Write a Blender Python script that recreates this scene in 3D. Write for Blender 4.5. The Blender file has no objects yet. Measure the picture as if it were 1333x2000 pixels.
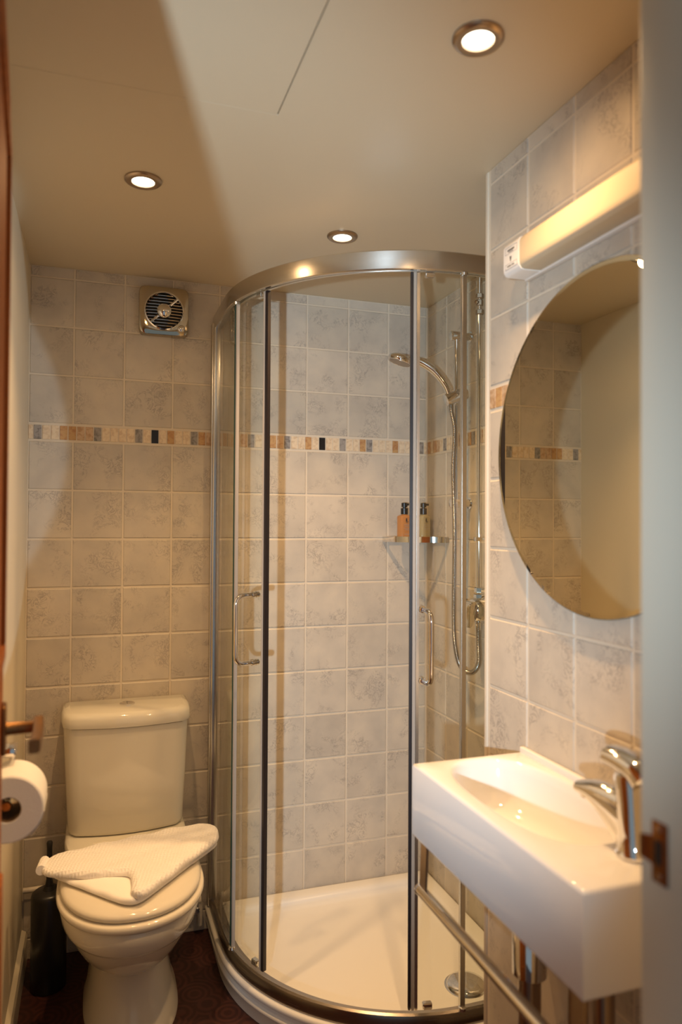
import bpy, bmesh, math, random
from mathutils import Vector, Matrix
random.seed(7)
PI = math.pi
scene = bpy.context.scene
COL = scene.collection

# ------------------------------------------------------------------ camera
FPX = 1418.355
cam_data = bpy.data.cameras.new('camera')
cam = bpy.data.objects.new('camera', cam_data)
COL.objects.link(cam)
cam_data.sensor_fit = 'HORIZONTAL'
cam_data.sensor_width = 36.0
cam_data.lens = FPX * 36.0 / 1333.0
cam_data.clip_start = 0.02
YAW, PITCH, ROLL = -0.326224, 0.016615, 0.005563
cy_, sy_, cp_, sp_ = math.cos(YAW), math.sin(YAW), math.cos(PITCH), math.sin(PITCH)
fwd = Vector((-sy_ * cp_, cy_ * cp_, sp_))
r0 = Vector((cy_, sy_, 0))
u0 = r0.cross(fwd)
cr_, sr_ = math.cos(ROLL), math.sin(ROLL)
rgt = cr_ * r0 + sr_ * u0
upv = -sr_ * r0 + cr_ * u0
M = Matrix((rgt, upv, -fwd)).transposed().to_4x4()
M.translation = Vector((0.22265, -2.43274, 1.33973))
cam.matrix_world = M
cam_data.dof.use_dof = True
cam_data.dof.focus_distance = 2.15
cam_data.dof.aperture_fstop = 3.4
scene.camera = cam

# ------------------------------------------------------------------ world, exposure, lights
W = bpy.data.worlds.new('hallway_ambience')
scene.world = W
W.use_nodes = True
bgn = W.node_tree.nodes['Background']
bgn.inputs['Color'].default_value = (0.72, 0.88, 1.0, 1)
bgn.inputs['Strength'].default_value = 0.27
vs = scene.view_settings
vs.view_transform = 'Standard'
vs.look = 'None'
vs.exposure = 0.0
vs.gamma = 1.0
vs.use_curve_mapping = False
cyc = scene.cycles
cyc.max_bounces = 10
cyc.diffuse_bounces = 6
cyc.glossy_bounces = 6
cyc.transmission_bounces = 8
cyc.transparent_max_bounces = 40
cyc.caustics_reflective = True
cyc.caustics_refractive = False
cyc.sample_clamp_indirect = 4.0
cyc.blur_glossy = 0.5
cyc.use_denoising = True

WARM = (1.0, 0.60, 0.27)
COOL = (0.66, 0.84, 1.0)
DOWN_W = (34.0, 50.0, 43.0)
SPILL_W = 2.5
FLASH_W = 165.0
BOUNCE_W = 26.0


def spot(name, loc, direction, power, color, size_deg, blend, radius):
    d = bpy.data.lights.new(name, 'SPOT')
    d.energy = power
    d.color = color
    d.spot_size = math.radians(size_deg)
    d.spot_blend = blend
    d.shadow_soft_size = radius
    o = bpy.data.objects.new(name, d)
    COL.objects.link(o)
    o.location = loc
    o.rotation_euler = Vector(direction).to_track_quat('-Z', 'Y').to_euler()
    return o


# the cool light in the hallway, behind the camera and to its left
spot('doorway_light', (-0.136, -2.80, 1.25), (0.25, 1.0, 0.08), FLASH_W, COOL, 68, 0.6, 0.02)
# added unseen spot at the mirror, imitating the cool light it bounces
spot('mirror_bounce_standin', (1.035, -1.38, 1.484), (-0.8487, 0.5263, 0.0523), BOUNCE_W, COOL, 51.1, 0.06, 0.012)

# ------------------------------------------------------------------ materials


def new_mat(name):
    m = bpy.data.materials.new(name)
    m.use_nodes = True
    nt = m.node_tree
    return m, nt, nt.nodes['Principled BSDF']


def plain(name, col, rough=0.4, metal=0.0, spec=0.5, bump=0.0, bscale=60.0, coat=0.0, vary=0.0):
    m, nt, b = new_mat(name)
    b.inputs['Base Color'].default_value = (*col, 1)
    b.inputs['Roughness'].default_value = rough
    b.inputs['Metallic'].default_value = metal
    b.inputs['Specular IOR Level'].default_value = spec
    if coat:
        b.inputs['Coat Weight'].default_value = coat
        b.inputs['Coat Roughness'].default_value = 0.05
    tc = nt.nodes.new('ShaderNodeTexCoord')
    if bump or vary:
        nz = nt.nodes.new('ShaderNodeTexNoise')
        nz.inputs['Scale'].default_value = bscale
        nz.inputs['Detail'].default_value = 4
        nt.links.new(tc.outputs['Object'], nz.inputs['Vector'])
        if bump:
            bp = nt.nodes.new('ShaderNodeBump')
            bp.inputs['Strength'].default_value = bump
            bp.inputs['Distance'].default_value = 0.002
            nt.links.new(nz.outputs['Fac'], bp.inputs['Height'])
            nt.links.new(bp.outputs['Normal'], b.inputs['Normal'])
        if vary:
            mx = nt.nodes.new('ShaderNodeMix')
            mx.data_type = 'RGBA'
            mx.inputs['A'].default_value = (*[c * (1 - vary) for c in col], 1)
            mx.inputs['B'].default_value = (*[min(1, c * (1 + vary)) for c in col], 1)
            nt.links.new(nz.outputs['Fac'], mx.inputs['Factor'])
            nt.links.new(mx.outputs['Result'], b.inputs['Base Color'])
    return m


def ramp(nt, stops):
    r = nt.nodes.new('ShaderNodeValToRGB')
    el = r.color_ramp.elements
    while len(el) > 1:
        el.remove(el[-1])
    el[0].position = stops[0][0]
    el[0].color = (*stops[0][1], 1)
    for p, c in stops[1:]:
        e = el.new(p)
        e.color = (*c, 1)
    return r


def tile_coords(nt):
    tc = nt.nodes.new('ShaderNodeTexCoord')
    geo = nt.nodes.new('ShaderNodeNewGeometry')
    oi = nt.nodes.new('ShaderNodeObjectInfo')
    mul = nt.nodes.new('ShaderNodeVectorMath')
    mul.operation = 'SCALE'
    mul.inputs[0].default_value = (37.0, 53.0, 71.0)
    nt.links.new(oi.outputs['Random'], mul.inputs['Scale'])
    add = nt.nodes.new('ShaderNodeVectorMath')
    add.operation = 'ADD'
    nt.links.new(geo.outputs['Position'], add.inputs[0])
    nt.links.new(mul.outputs['Vector'], add.inputs[1])
    return add, oi


def make_tile_mat():
    m, nt, b = new_mat('mottled_stone_tile')
    vec, oi = tile_coords(nt)
    # warm / cool blotches
    n1 = nt.nodes.new('ShaderNodeTexNoise')
    n1.inputs['Scale'].default_value = 11
    n1.inputs['Detail'].default_value = 5
    nt.links.new(vec.outputs['Vector'], n1.inputs['Vector'])
    r1 = ramp(nt, [(0.30, (0.51, 0.455, 0.38)), (0.5, (0.575, 0.51, 0.42)), (0.7, (0.63, 0.555, 0.445))])
    nt.links.new(n1.outputs['Fac'], r1.inputs['Fac'])
    # wispy dark veins confined to patches
    n2 = nt.nodes.new('ShaderNodeTexNoise')
    n2.inputs['Scale'].default_value = 34
    n2.inputs['Detail'].default_value = 8
    n2.inputs['Roughness'].default_value = 0.68
    n2.inputs['Distortion'].default_value = 1.6
    nt.links.new(vec.outputs['Vector'], n2.inputs['Vector'])
    r2 = ramp(nt, [(0.455, (0, 0, 0)), (0.495, (1, 1, 1)), (0.535, (0, 0, 0))])
    nt.links.new(n2.outputs['Fac'], r2.inputs['Fac'])
    n3 = nt.nodes.new('ShaderNodeTexNoise')
    n3.inputs['Scale'].default_value = 12
    n3.inputs['Detail'].default_value = 3
    n3.inputs['Distortion'].default_value = 0.8
    off = nt.nodes.new('ShaderNodeVectorMath')
    off.operation = 'ADD'
    off.inputs[1].default_value = (11, 7, 3)
    nt.links.new(vec.outputs['Vector'], off.inputs[0])
    nt.links.new(off.outputs['Vector'], n3.inputs['Vector'])
    r3 = ramp(nt, [(0.49, (0, 0, 0)), (0.63, (1, 1, 1))])
    nt.links.new(n3.outputs['Fac'], r3.inputs['Fac'])
    mm = nt.nodes.new('ShaderNodeMath')
    mm.operation = 'MULTIPLY'
    nt.links.new(r2.outputs['Color'], mm.inputs[0])
    nt.links.new(r3.outputs['Color'], mm.inputs[1])
    m2 = nt.nodes.new('ShaderNodeMath')
    m2.operation = 'MULTIPLY'
    m2.inputs[1].default_value = 0.75
    nt.links.new(mm.outputs[0], m2.inputs[0])
    mx = nt.nodes.new('ShaderNodeMix')
    mx.data_type = 'RGBA'
    mx.inputs['B'].default_value = (0.27, 0.235, 0.21, 1)
    nt.links.new(m2.outputs[0], mx.inputs['Factor'])
    nt.links.new(r1.outputs['Color'], mx.inputs['A'])
    # tile to tile value shift
    hsv = nt.nodes.new('ShaderNodeHueSaturation')
    mr = nt.nodes.new('ShaderNodeMapRange')
    mr.inputs['To Min'].default_value = 0.93
    mr.inputs['To Max'].default_value = 1.05
    nt.links.new(oi.outputs['Random'], mr.inputs['Value'])
    nt.links.new(mr.outputs['Result'], hsv.inputs['Value'])
    nt.links.new(mx.outputs['Result'], hsv.inputs['Color'])
    nt.links.new(hsv.outputs['Color'], b.inputs['Base Color'])
    b.inputs['Roughness'].default_value = 0.42
    b.inputs['Specular IOR Level'].default_value = 0.35
    bp = nt.nodes.new('ShaderNodeBump')
    bp.inputs['Strength'].default_value = 0.18
    bp.inputs['Distance'].default_value = 0.003
    nt.links.new(n1.outputs['Fac'], bp.inputs['Height'])
    nt.links.new(bp.outputs['Normal'], b.inputs['Normal'])
    return m


def make_mosaic_mat(name, col, dark):
    m, nt, b = new_mat(name)
    vec, oi = tile_coords(nt)
    n1 = nt.nodes.new('ShaderNodeTexNoise')
    n1.inputs['Scale'].default_value = 70
    n1.inputs['Detail'].default_value = 5
    n1.inputs['Distortion'].default_value = 0.8
    nt.links.new(vec.outputs['Vector'], n1.inputs['Vector'])
    r = ramp(nt, [(0.36, dark), (0.56, col)])
    nt.links.new(n1.outputs['Fac'], r.inputs['Fac'])
    nt.links.new(r.outputs['Color'], b.inputs['Base Color'])
    b.inputs['Roughness'].default_value = 0.5
    return m


def make_floor_mat():
    m, nt, b = new_mat('burgundy_swirl_vinyl')
    geo = nt.nodes.new('ShaderNodeNewGeometry')
    v = nt.nodes.new('ShaderNodeTexVoronoi')
    v.inputs['Scale'].default_value = 11
    nt.links.new(geo.outputs['Position'], v.inputs['Vector'])
    s = nt.nodes.new('ShaderNodeMath')
    s.operation = 'MULTIPLY'
    s.inputs[1].default_value = 38
    nt.links.new(v.outputs['Distance'], s.inputs[0])
    si = nt.nodes.new('ShaderNodeMath')
    si.operation = 'SINE'
    nt.links.new(s.outputs[0], si.inputs[0])
    r = ramp(nt, [(0.25, (0.034, 0.009, 0.007)), (0.85, (0.062, 0.019, 0.014))])
    mr = nt.nodes.new('ShaderNodeMapRange')
    mr.inputs['From Min'].default_value = -1
    nt.links.new(si.outputs[0], mr.inputs['Value'])
    nt.links.new(mr.outputs['Result'], r.inputs['Fac'])
    nt.links.new(r.outputs['Color'], b.inputs['Base Color'])
    b.inputs['Roughness'].default_value = 0.45
    return m


def make_wood_mat():
    m, nt, b = new_mat('varnished_brown_wood')
    tc = nt.nodes.new('ShaderNodeTexCoord')
    mp = nt.nodes.new('ShaderNodeMapping')
    mp.inputs['Scale'].default_value = (30, 30, 1.6)
    nt.links.new(tc.outputs['Object'], mp.inputs['Vector'])
    n = nt.nodes.new('ShaderNodeTexNoise')
    n.inputs['Scale'].default_value = 2.5
    n.inputs['Detail'].default_value = 6
    nt.links.new(mp.outputs['Vector'], n.inputs['Vector'])
    r = ramp(nt, [(0.3, (0.27, 0.080, 0.018)), (0.7, (0.42, 0.135, 0.032))])
    nt.links.new(n.outputs['Fac'], r.inputs['Fac'])
    nt.links.new(r.outputs['Color'], b.inputs['Base Color'])
    b.inputs['Roughness'].default_value = 0.6
    b.inputs['Specular IOR Level'].default_value = 0.15
    return m


def make_glass_mat():
    # thin safety glass: clear transmission, Fresnel reflection on top
    m = bpy.data.materials.new('clear_safety_glass')
    m.use_nodes = True
    nt = m.node_tree
    nt.nodes.remove(nt.nodes['Principled BSDF'])
    out = nt.nodes['Material Output']
    tr = nt.nodes.new('ShaderNodeBsdfTransparent')
    tr.inputs['Color'].default_value = (0.965, 0.975, 0.962, 1)
    gl = nt.nodes.new('ShaderNodeBsdfGlossy')
    gl.inputs['Roughness'].default_value = 0.0
    fr = nt.nodes.new('ShaderNodeFresnel')
    fr.inputs['IOR'].default_value = 1.45
    mx = nt.nodes.new('ShaderNodeMixShader')
    geo = nt.nodes.new('ShaderNodeNewGeometry')
    ior = nt.nodes.new('ShaderNodeMapRange')      # same index seen from either face
    ior.inputs['To Min'].default_value = 1.45
    ior.inputs['To Max'].default_value = 1 / 1.45
    nt.links.new(geo.outputs['Backfacing'], ior.inputs['Value'])
    nt.links.new(ior.outputs['Result'], fr.inputs['IOR'])
    nt.links.new(fr.outputs['Fac'], mx.inputs['Fac'])
    nt.links.new(tr.outputs['BSDF'], mx.inputs[1])
    nt.links.new(gl.outputs['BSDF'], mx.inputs[2])
    nt.links.new(mx.outputs['Shader'], out.inputs['Surface'])
    return m


def make_brushed(name, col, rough, stretch, strength=0.05):
    m, nt, b = new_mat(name)
    b.inputs['Metallic'].default_value = 1.0
    b.inputs['Base Color'].default_value = (*col, 1)
    tc = nt.nodes.new('ShaderNodeTexCoord')
    mp = nt.nodes.new('ShaderNodeMapping')
    mp.inputs['Scale'].default_value = stretch
    nt.links.new(tc.outputs['Object'], mp.inputs['Vector'])
    n = nt.nodes.new('ShaderNodeTexNoise')
    n.inputs['Scale'].default_value = 1
    n.inputs['Detail'].default_value = 3
    nt.links.new(mp.outputs['Vector'], n.inputs['Vector'])
    mr = nt.nodes.new('ShaderNodeMapRange')
    mr.inputs['To Min'].default_value = rough * 0.8
    mr.inputs['To Max'].default_value = rough * 1.25
    nt.links.new(n.outputs['Fac'], mr.inputs['Value'])
    nt.links.new(mr.outputs['Result'], b.inputs['Roughness'])
    return m


def make_towel_mat():
    m, nt, b = new_mat('waffle_cotton')
    b.inputs['Base Color'].default_value = (0.93, 0.90, 0.86, 1)
    b.inputs['Roughness'].default_value = 0.95
    b.inputs['Sheen Weight'].default_value = 0.3
    tc = nt.nodes.new('ShaderNodeTexCoord')
    mp = nt.nodes.new('ShaderNodeMapping')
    mp.inputs['Rotation'].default_value = (0, 0, 0.25)
    nt.links.new(tc.outputs['Object'], mp.inputs['Vector'])
    sx = nt.nodes.new('ShaderNodeSeparateXYZ')
    nt.links.new(mp.outputs['Vector'], sx.inputs['Vector'])
    outs = []
    for ax in 'XY':
        a = nt.nodes.new('ShaderNodeMath')
        a.operation = 'MULTIPLY'
        a.inputs[1].default_value = 2 * PI / 0.0085
        nt.links.new(sx.outputs[ax], a.inputs[0])
        s = nt.nodes.new('ShaderNodeMath')
        s.operation = 'SINE'
        nt.links.new(a.outputs[0], s.inputs[0])
        outs.append(s)
    mxn = nt.nodes.new('ShaderNodeMath')
    mxn.operation = 'MAXIMUM'
    nt.links.new(outs[0].outputs[0], mxn.inputs[0])
    nt.links.new(outs[1].outputs[0], mxn.inputs[1])
    bp = nt.nodes.new('ShaderNodeBump')
    bp.inputs['Strength'].default_value = 0.4
    bp.inputs['Distance'].default_value = 0.003
    nt.links.new(mxn.outputs[0], bp.inputs['Height'])
    nt.links.new(bp.outputs['Normal'], b.inputs['Normal'])
    return m


MAT = {}
MAT['tile'] = make_tile_mat()
MAT['grout'] = plain('cream_grout', (0.70, 0.61, 0.48), 0.85, bump=0.2, bscale=200)
MAT['mo_cream'] = make_mosaic_mat('cream_mosaic', (0.78, 0.63, 0.44), (0.64, 0.47, 0.30))
MAT['mo_peach'] = make_mosaic_mat('peach_mosaic', (0.60, 0.42, 0.26), (0.45, 0.27, 0.14))
MAT['mo_orange'] = make_mosaic_mat('orange_mosaic', (0.55, 0.33, 0.14), (0.42, 0.20, 0.08))
MAT['mo_grey'] = make_mosaic_mat('grey_mosaic', (0.34, 0.31, 0.28), (0.17, 0.15, 0.135))
MAT['mo_black'] = plain('black_mosaic', (0.012, 0.012, 0.014), 0.3)
MAT['ceil'] = plain('cream_satin_ceiling_paint', (0.63, 0.54, 0.385), 0.42, spec=0.4, bump=0.05, bscale=9)
MAT['paint'] = plain('cream_wall_paint', (0.70, 0.62, 0.47), 0.45, bump=0.04, bscale=30)
MAT['jamb'] = plain('offwhite_gloss_paint', (0.64, 0.60, 0.485), 0.45, bump=0.06, bscale=18)
MAT['skirt'] = plain('cream_skirting_paint', (0.72, 0.65, 0.50), 0.3)
MAT['floor'] = make_floor_mat()
MAT['wood'] = make_wood_mat()
MAT['dark'] = plain('dark_void', (0.015, 0.012, 0.01), 0.6)
MAT['ceramic'] = plain('glazed_ivory_ceramic', (0.71, 0.675, 0.575), 0.07, spec=0.5)
MAT['seat'] = plain('ivory_moulded_seat', (0.73, 0.68, 0.57), 0.08, spec=0.5)
MAT['basin'] = plain('glazed_white_ceramic', (0.80, 0.785, 0.76), 0.07, spec=0.6)
MAT['acrylic'] = plain('white_acrylic', (0.84, 0.82, 0.77), 0.18)
MAT['chrome'] = plain('polished_chrome', (0.80, 0.78, 0.75), 0.06, metal=1.0)
MAT['fanchrome'] = plain('chrome_painted_reflection', (0.52, 0.46, 0.36), 0.08, metal=1.0)  # polished chrome, the olive reflection of the room put into its colour
MAT['hose'] = plain('chrome_hose', (0.40, 0.38, 0.35), 0.25, metal=1.0)
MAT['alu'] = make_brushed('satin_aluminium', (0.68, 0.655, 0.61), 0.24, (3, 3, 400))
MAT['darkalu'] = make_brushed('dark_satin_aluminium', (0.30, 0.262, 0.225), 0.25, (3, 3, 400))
MAT['nickel'] = plain('brushed_nickel', (0.42, 0.33, 0.25), 0.3, metal=1.0)
MAT['brass'] = plain('tarnished_brass', (0.30, 0.15, 0.055), 0.38, metal=1.0, vary=0.3, bscale=90)
MAT['glass'] = make_glass_mat()
MAT['glass_edge'] = plain('green_glass_edge', (0.03, 0.075, 0.055), 0.1)
MAT['seal'] = plain('dark_rubber_seal', (0.018, 0.012, 0.012), 0.4)
MAT['gseal'] = plain('grey_magnetic_seal', (0.42, 0.36, 0.30), 0.35)
MAT['black'] = plain('black_plastic', (0.012, 0.011, 0.011), 0.3)
MAT['mirror'] = plain('bronze_tinted_mirror_glass', (0.80, 0.76, 0.62), 0.0, metal=1.0)
MAT['mirror_edge'] = plain('mirror_edge', (0.10, 0.09, 0.06), 0.2)
MAT['diffuser'] = plain('opal_diffuser_plastic', (0.56, 0.465, 0.32), 0.4)
MAT['whiteplastic'] = plain('white_plastic', (0.82, 0.79, 0.74), 0.3)
MAT['ink'] = plain('dark_print', (0.05, 0.045, 0.04), 0.6)
MAT['ink2'] = plain('grey_print', (0.33, 0.30, 0.28), 0.6)
MAT['paper'] = plain('soft_white_paper', (0.86, 0.83, 0.78), 0.95, bump=0.15, bscale=250)
MAT['card'] = plain('brown_card_core', (0.20, 0.12, 0.06), 0.9)
MAT['towel'] = make_towel_mat()
MAT['terry'] = plain('terry_cotton', (0.93, 0.90, 0.85), 0.95, bump=0.3, bscale=500)
MAT['pipe'] = plain('white_painted_pipe', (0.70, 0.63, 0.52), 0.35)
MAT['sealant'] = plain('white_sealant', (0.80, 0.77, 0.72), 0.4)


def liquid(name, col):
    m, nt, b = new_mat(name)
    b.inputs['Base Color'].default_value = (*col, 1)
    b.inputs['Roughness'].default_value = 0.08
    b.inputs['Transmission Weight'].default_value = 0.6
    b.inputs['IOR'].default_value = 1.35
    return m


MAT['amber'] = liquid('amber_soap', (0.92, 0.45, 0.17))
MAT['honey'] = liquid('pale_honey_soap', (0.85, 0.72, 0.42))


def make_lamp_mat():
    m = bpy.data.materials.new('lit_lamp_glass')
    m.use_nodes = True
    nt = m.node_tree
    nt.nodes.remove(nt.nodes['Principled BSDF'])
    e = nt.nodes.new('ShaderNodeEmission')
    e.inputs['Color'].default_value = (1.0, 0.88, 0.66, 1)
    e.inputs['Strength'].default_value = 6.0
    nt.links.new(e.outputs[0], nt.nodes['Material Output'].inputs['Surface'])
    return m


MAT['lamp'] = make_lamp_mat()

# ------------------------------------------------------------------ mesh helpers


def link(name, me, mat=None, parent=None, smooth=None):
    o = bpy.data.objects.new(name, me)
    COL.objects.link(o)
    if mat is not None and not me.materials:
        me.materials.append(MAT[mat])
    if parent is not None:
        o.parent = parent
    if smooth is not None:
        me.polygons.foreach_set('use_smooth', [True] * len(me.polygons))
        me.set_sharp_from_angle(angle=math.radians(smooth))
    return o


def from_bm(name, bm, mat, parent=None, smooth=None):
    bmesh.ops.recalc_face_normals(bm, faces=bm.faces)
    me = bpy.data.meshes.new(name)
    bm.to_mesh(me)
    bm.free()
    return link(name, me, mat, parent, smooth)


def add_box(bm, x0, x1, y0, y1, z0, z1, bev=0.0, seg=2):
    vs_ = [bm.verts.new(p) for p in ((x0, y0, z0), (x1, y0, z0), (x1, y1, z0), (x0, y1, z0),
                                     (x0, y0, z1), (x1, y0, z1), (x1, y1, z1), (x0, y1, z1))]
    fs = [bm.faces.new([vs_[i] for i in f]) for f in
          ((0, 3, 2, 1), (4, 5, 6, 7), (0, 1, 5, 4), (1, 2, 6, 5), (2, 3, 7, 6), (3, 0, 4, 7))]
    if bev:
        es = list({e for f in fs for e in f.edges})
        bmesh.ops.bevel(bm, geom=es, offset=bev, segments=seg, affect='EDGES', profile=0.5)


def box(name, x0, x1, y0, y1, z0, z1, mat, parent=None, bev=0.0, seg=2):
    bm = bmesh.new()
    add_box(bm, x0, x1, y0, y1, z0, z1, bev, seg)
    return from_bm(name, bm, mat, parent, 40 if bev else None)


def loft_bm(bm, rings, cap0=True, cap1=True, closed=True):
    vr = [[bm.verts.new(p) for p in r] for r in rings]
    n = len(vr[0])
    for a, b in zip(vr, vr[1:]):
        for i in range(n if closed else n - 1):
            j = (i + 1) % n
            bm.faces.new((a[i], a[j], b[j], b[i]))
    if cap0:
        bm.faces.new(vr[0][::-1])
    if cap1:
        bm.faces.new(vr[-1])
    return vr


def frame_axes(t, prev=None):
    t = t.normalized()
    if prev is None:
        a = Vector((0, 0, 1)) if abs(t.z) < 0.9 else Vector((1, 0, 0))
        n = t.cross(a).normalized()
    else:
        n = (prev - t * prev.dot(t)).normalized()
    return n, t.cross(n)


def tube_bm(bm, pts, rad, seg=12, caps=True):
    pts = [Vector(p) for p in pts]
    rings, n = [], None
    for i, p in enumerate(pts):
        t = (pts[min(i + 1, len(pts) - 1)] - pts[max(i - 1, 0)])
        n, b = frame_axes(t, n)
        r = rad(i) if callable(rad) else rad
        rings.append([p + n * (r * math.cos(2 * PI * k / seg)) + b * (r * math.sin(2 * PI * k / seg)) for k in range(seg)])
    loft_bm(bm, rings, caps, caps)


def tube(name, pts, rad, mat, parent=None, seg=12):
    bm = bmesh.new()
    tube_bm(bm, pts, rad, seg)
    return from_bm(name, bm, mat, parent, 40)


def lathe_bm(bm, profile, origin, axis=(0, 0, 1), seg=24):
    """profile: (distance along axis, radius)"""
    ax = Vector(axis).normalized()
    n, b = frame_axes(ax)
    o = Vector(origin)
    rings = []
    for h, r in profile:
        r = max(r, 1e-5)
        rings.append([o + ax * h + n * (r * math.cos(2 * PI * k / seg)) + b * (r * math.sin(2 * PI * k / seg)) for k in range(seg)])
    loft_bm(bm, rings)


def lathe(name, profile, origin, mat, parent=None, axis=(0, 0, 1), seg=24, smooth=35):
    bm = bmesh.new()
    lathe_bm(bm, profile, origin, axis, seg)
    return from_bm(name, bm, mat, parent, smooth)


def arc_corner(pts, r, n=6):
    """round the inner corners of a polyline"""
    pts = [Vector(p) for p in pts]
    out = [pts[0]]
    for i in range(1, len(pts) - 1):
        a, p, b = pts[i - 1], pts[i], pts[i + 1]
        d0, d1 = (a - p), (b - p)
        rr = min(r, d0.length * 0.49, d1.length * 0.49)
        p0, p1 = p + d0.normalized() * rr, p + d1.normalized() * rr
        for k in range(n + 1):
            t = k / n
            out.append(p0 * (1 - t) ** 2 + p * 2 * t * (1 - t) + p1 * t * t)
    out.append(pts[-1])
    return out


def smooth_path(pts, n=8):
    """Catmull-Rom through the points"""
    P = [Vector(p) for p in pts]
    P = [2 * P[0] - P[1]] + P + [2 * P[-1] - P[-2]]
    out = []
    for i in range(1, len(P) - 2):
        a, b, c, d = P[i - 1], P[i], P[i + 1], P[i + 2]
        for k in range(n):
            t = k / n
            out.append(0.5 * ((2 * b) + (c - a) * t + (2 * a - 5 * b + 4 * c - d) * t * t + (3 * b - a - 3 * c + d) * t ** 3))
    out.append(P[-2])
    return out


def resample(pts, step):
    out, acc = [pts[0]], 0.0
    for a, b in zip(pts, pts[1:]):
        L = (b - a).length
        while acc + L >= step:
            t = (step - acc) / L
            a = a.lerp(b, t)
            out.append(a.copy())
            L = (b - a).length
            acc = 0.0
        acc += L
    return out


def empty(name, loc=(0, 0, 0)):
    o = bpy.data.objects.new(name, None)
    o.empty_display_size = 0.05
    COL.objects.link(o)
    o.location = loc
    return o


def tag(o, label, cat, group=None):
    o['label'] = label
    o['category'] = cat
    if group:
        o['group'] = group
    return o


def struct(o, label=None):
    o['kind'] = 'structure'
    if label:
        o['label'] = label
    return o


def rebase(root, loc):
    """put the Empty at the base of its parts without moving them"""
    root.location = loc
    for c in root.children:
        c.location = Vector(c.location) - Vector(loc)


# ------------------------------------------------------------------ room shell
XL, XS, XR = 0.0225, 1.0598, 1.381     # left wall, sink wall, shower side wall
YR = -0.980                           # outer corner of the sink wall
YD, YO = -1.832, -1.90                # inner face of the door wall, outer face
ZC = 2.141                            # ceiling
JL, JR = 0.135, 0.753                 # door opening

bm = bmesh.new()
add_box(bm, -0.6, 1.9, -2.6, 0.02, -0.1, 0.0)
floor = struct(from_bm('floor', bm, 'floor'))

wall_back = struct(box('wall_back', XL - 0.1, XR + 0.1, 0.0022, 0.12, 0, ZC, 'grout'))
wall_left = struct(box('wall_left', XL - 0.1, XL, YD - 0.0, 0.0045, 0, ZC, 'paint'))
wall_recess = struct(box('wall_recess', XR + 0.0022, XR + 0.15, YR - 0.05, 0.0045, 0, ZC, 'grout'))
wall_right = struct(box('wall_right', XS + 0.0022, XR + 0.0022, YD, YR - 0.004, 0, ZC, 'grout'))

bm = bmesh.new()
add_box(bm, XL - 0.1, JL - 0.012, YO, YD, 0, ZC)
add_box(bm, JR + 0.03, XR + 0.15, YO, YD, 0, ZC)
add_box(bm, JL - 0.012, JR + 0.03, YO, YD, 2.03, ZC)
wall_front = struct(from_bm('wall_front', bm, 'paint'))

# ceiling with a cut-out access hatch
HX, HY = 0.5525, -1.0540
bm = bmesh.new()
add_box(bm, HX + 0.0012, XR + 0.15, YO, 0.12, ZC, ZC + 0.012)
add_box(bm, XL - 0.1, HX + 0.0012, HY + 0.0002, 0.12, ZC, ZC + 0.012)
add_box(bm, XL - 0.1, XR + 0.15, YO, 0.12, ZC + 0.012, ZC + 0.05)
ceiling = struct(from_bm('ceiling', bm, 'ceil'))
box('hatch_panel', XL - 0.1, HX - 0.0012, YO, HY - 0.0001, ZC + 0.0002, ZC + 0.012, 'ceil', ceiling)

# ---- tiles: one shared mesh, an object each
PITCH, TS = 0.153, 0.1485
Z0, HB = 1.594, 0.0543
rows = []
z = Z0
while z > 0.01:
    lo = max(0.0, z - PITCH)
    rows.append((lo, z))
    z -= PITCH
z = Z0 + HB
while z < ZC - 0.005:
    hi = min(ZC, z + PITCH)
    rows.append((z, hi))
    z += PITCH


def tile_mesh(name, bev, depth):
    bm = bmesh.new()
    add_box(bm, -0.5, 0.5, 0, depth, -0.5, 0.5)
    bm.faces.ensure_lookup_table()
    me = bpy.data.meshes.new(name)
    # hand-made chamfer on the front face (front = -y)
    bm.free()
    h, c, d = 0.5, 0.5 - bev, depth
    V = [(-c, 0, -c), (c, 0, -c), (c, 0, c), (-c, 0, c),
         (-h, bev * 0.13, -h), (h, bev * 0.13, -h), (h, bev * 0.13, h), (-h, bev * 0.13, h),
         (-h, d, -h), (h, d, -h), (h, d, h), (-h, d, h)]
    Fc = [(0, 1, 2, 3)]
    for i in range(4):
        j = (i + 1) % 4
        Fc.append((i + 4, j + 4, j, i))
        Fc.append((i + 8, j + 8, j + 4, i + 4))
    me.from_pydata(V, [], Fc)
    me.polygons.foreach_set('use_smooth', [False] * len(me.polygons))
    me.materials.append(MAT['tile'])
    me.update()
    return me


TILE = tile_mesh('tile', 0.018, 0.0046)
MOS = {k: None for k in ('mo_cream', 'mo_peach', 'mo_orange', 'mo_grey', 'mo_black')}
for k in MOS:
    mm_ = tile_mesh('mosaic_tile', 0.05, 0.0046)
    mm_.materials.clear()
    mm_.materials.append(MAT[k])
    MOS[k] = mm_


def put_tile(me, name, wall, face, along, zc, w, h):
    o = bpy.data.objects.new(name, me)
    COL.objects.link(o)
    o.parent = wall
    o.scale = (w, 1, h)
    if face == 'back':
        o.location = (along, 0.0, zc)
    else:
        o.location = (face, along, zc)
        o.rotation_euler = (0, 0, -PI / 2)
    jit = random.uniform(-0.0022, 0.0022)
    o.rotation_euler.z += jit
    o.rotation_euler.x += random.uniform(-0.002, 0.002)
    return o


G = PITCH - TS
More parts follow.
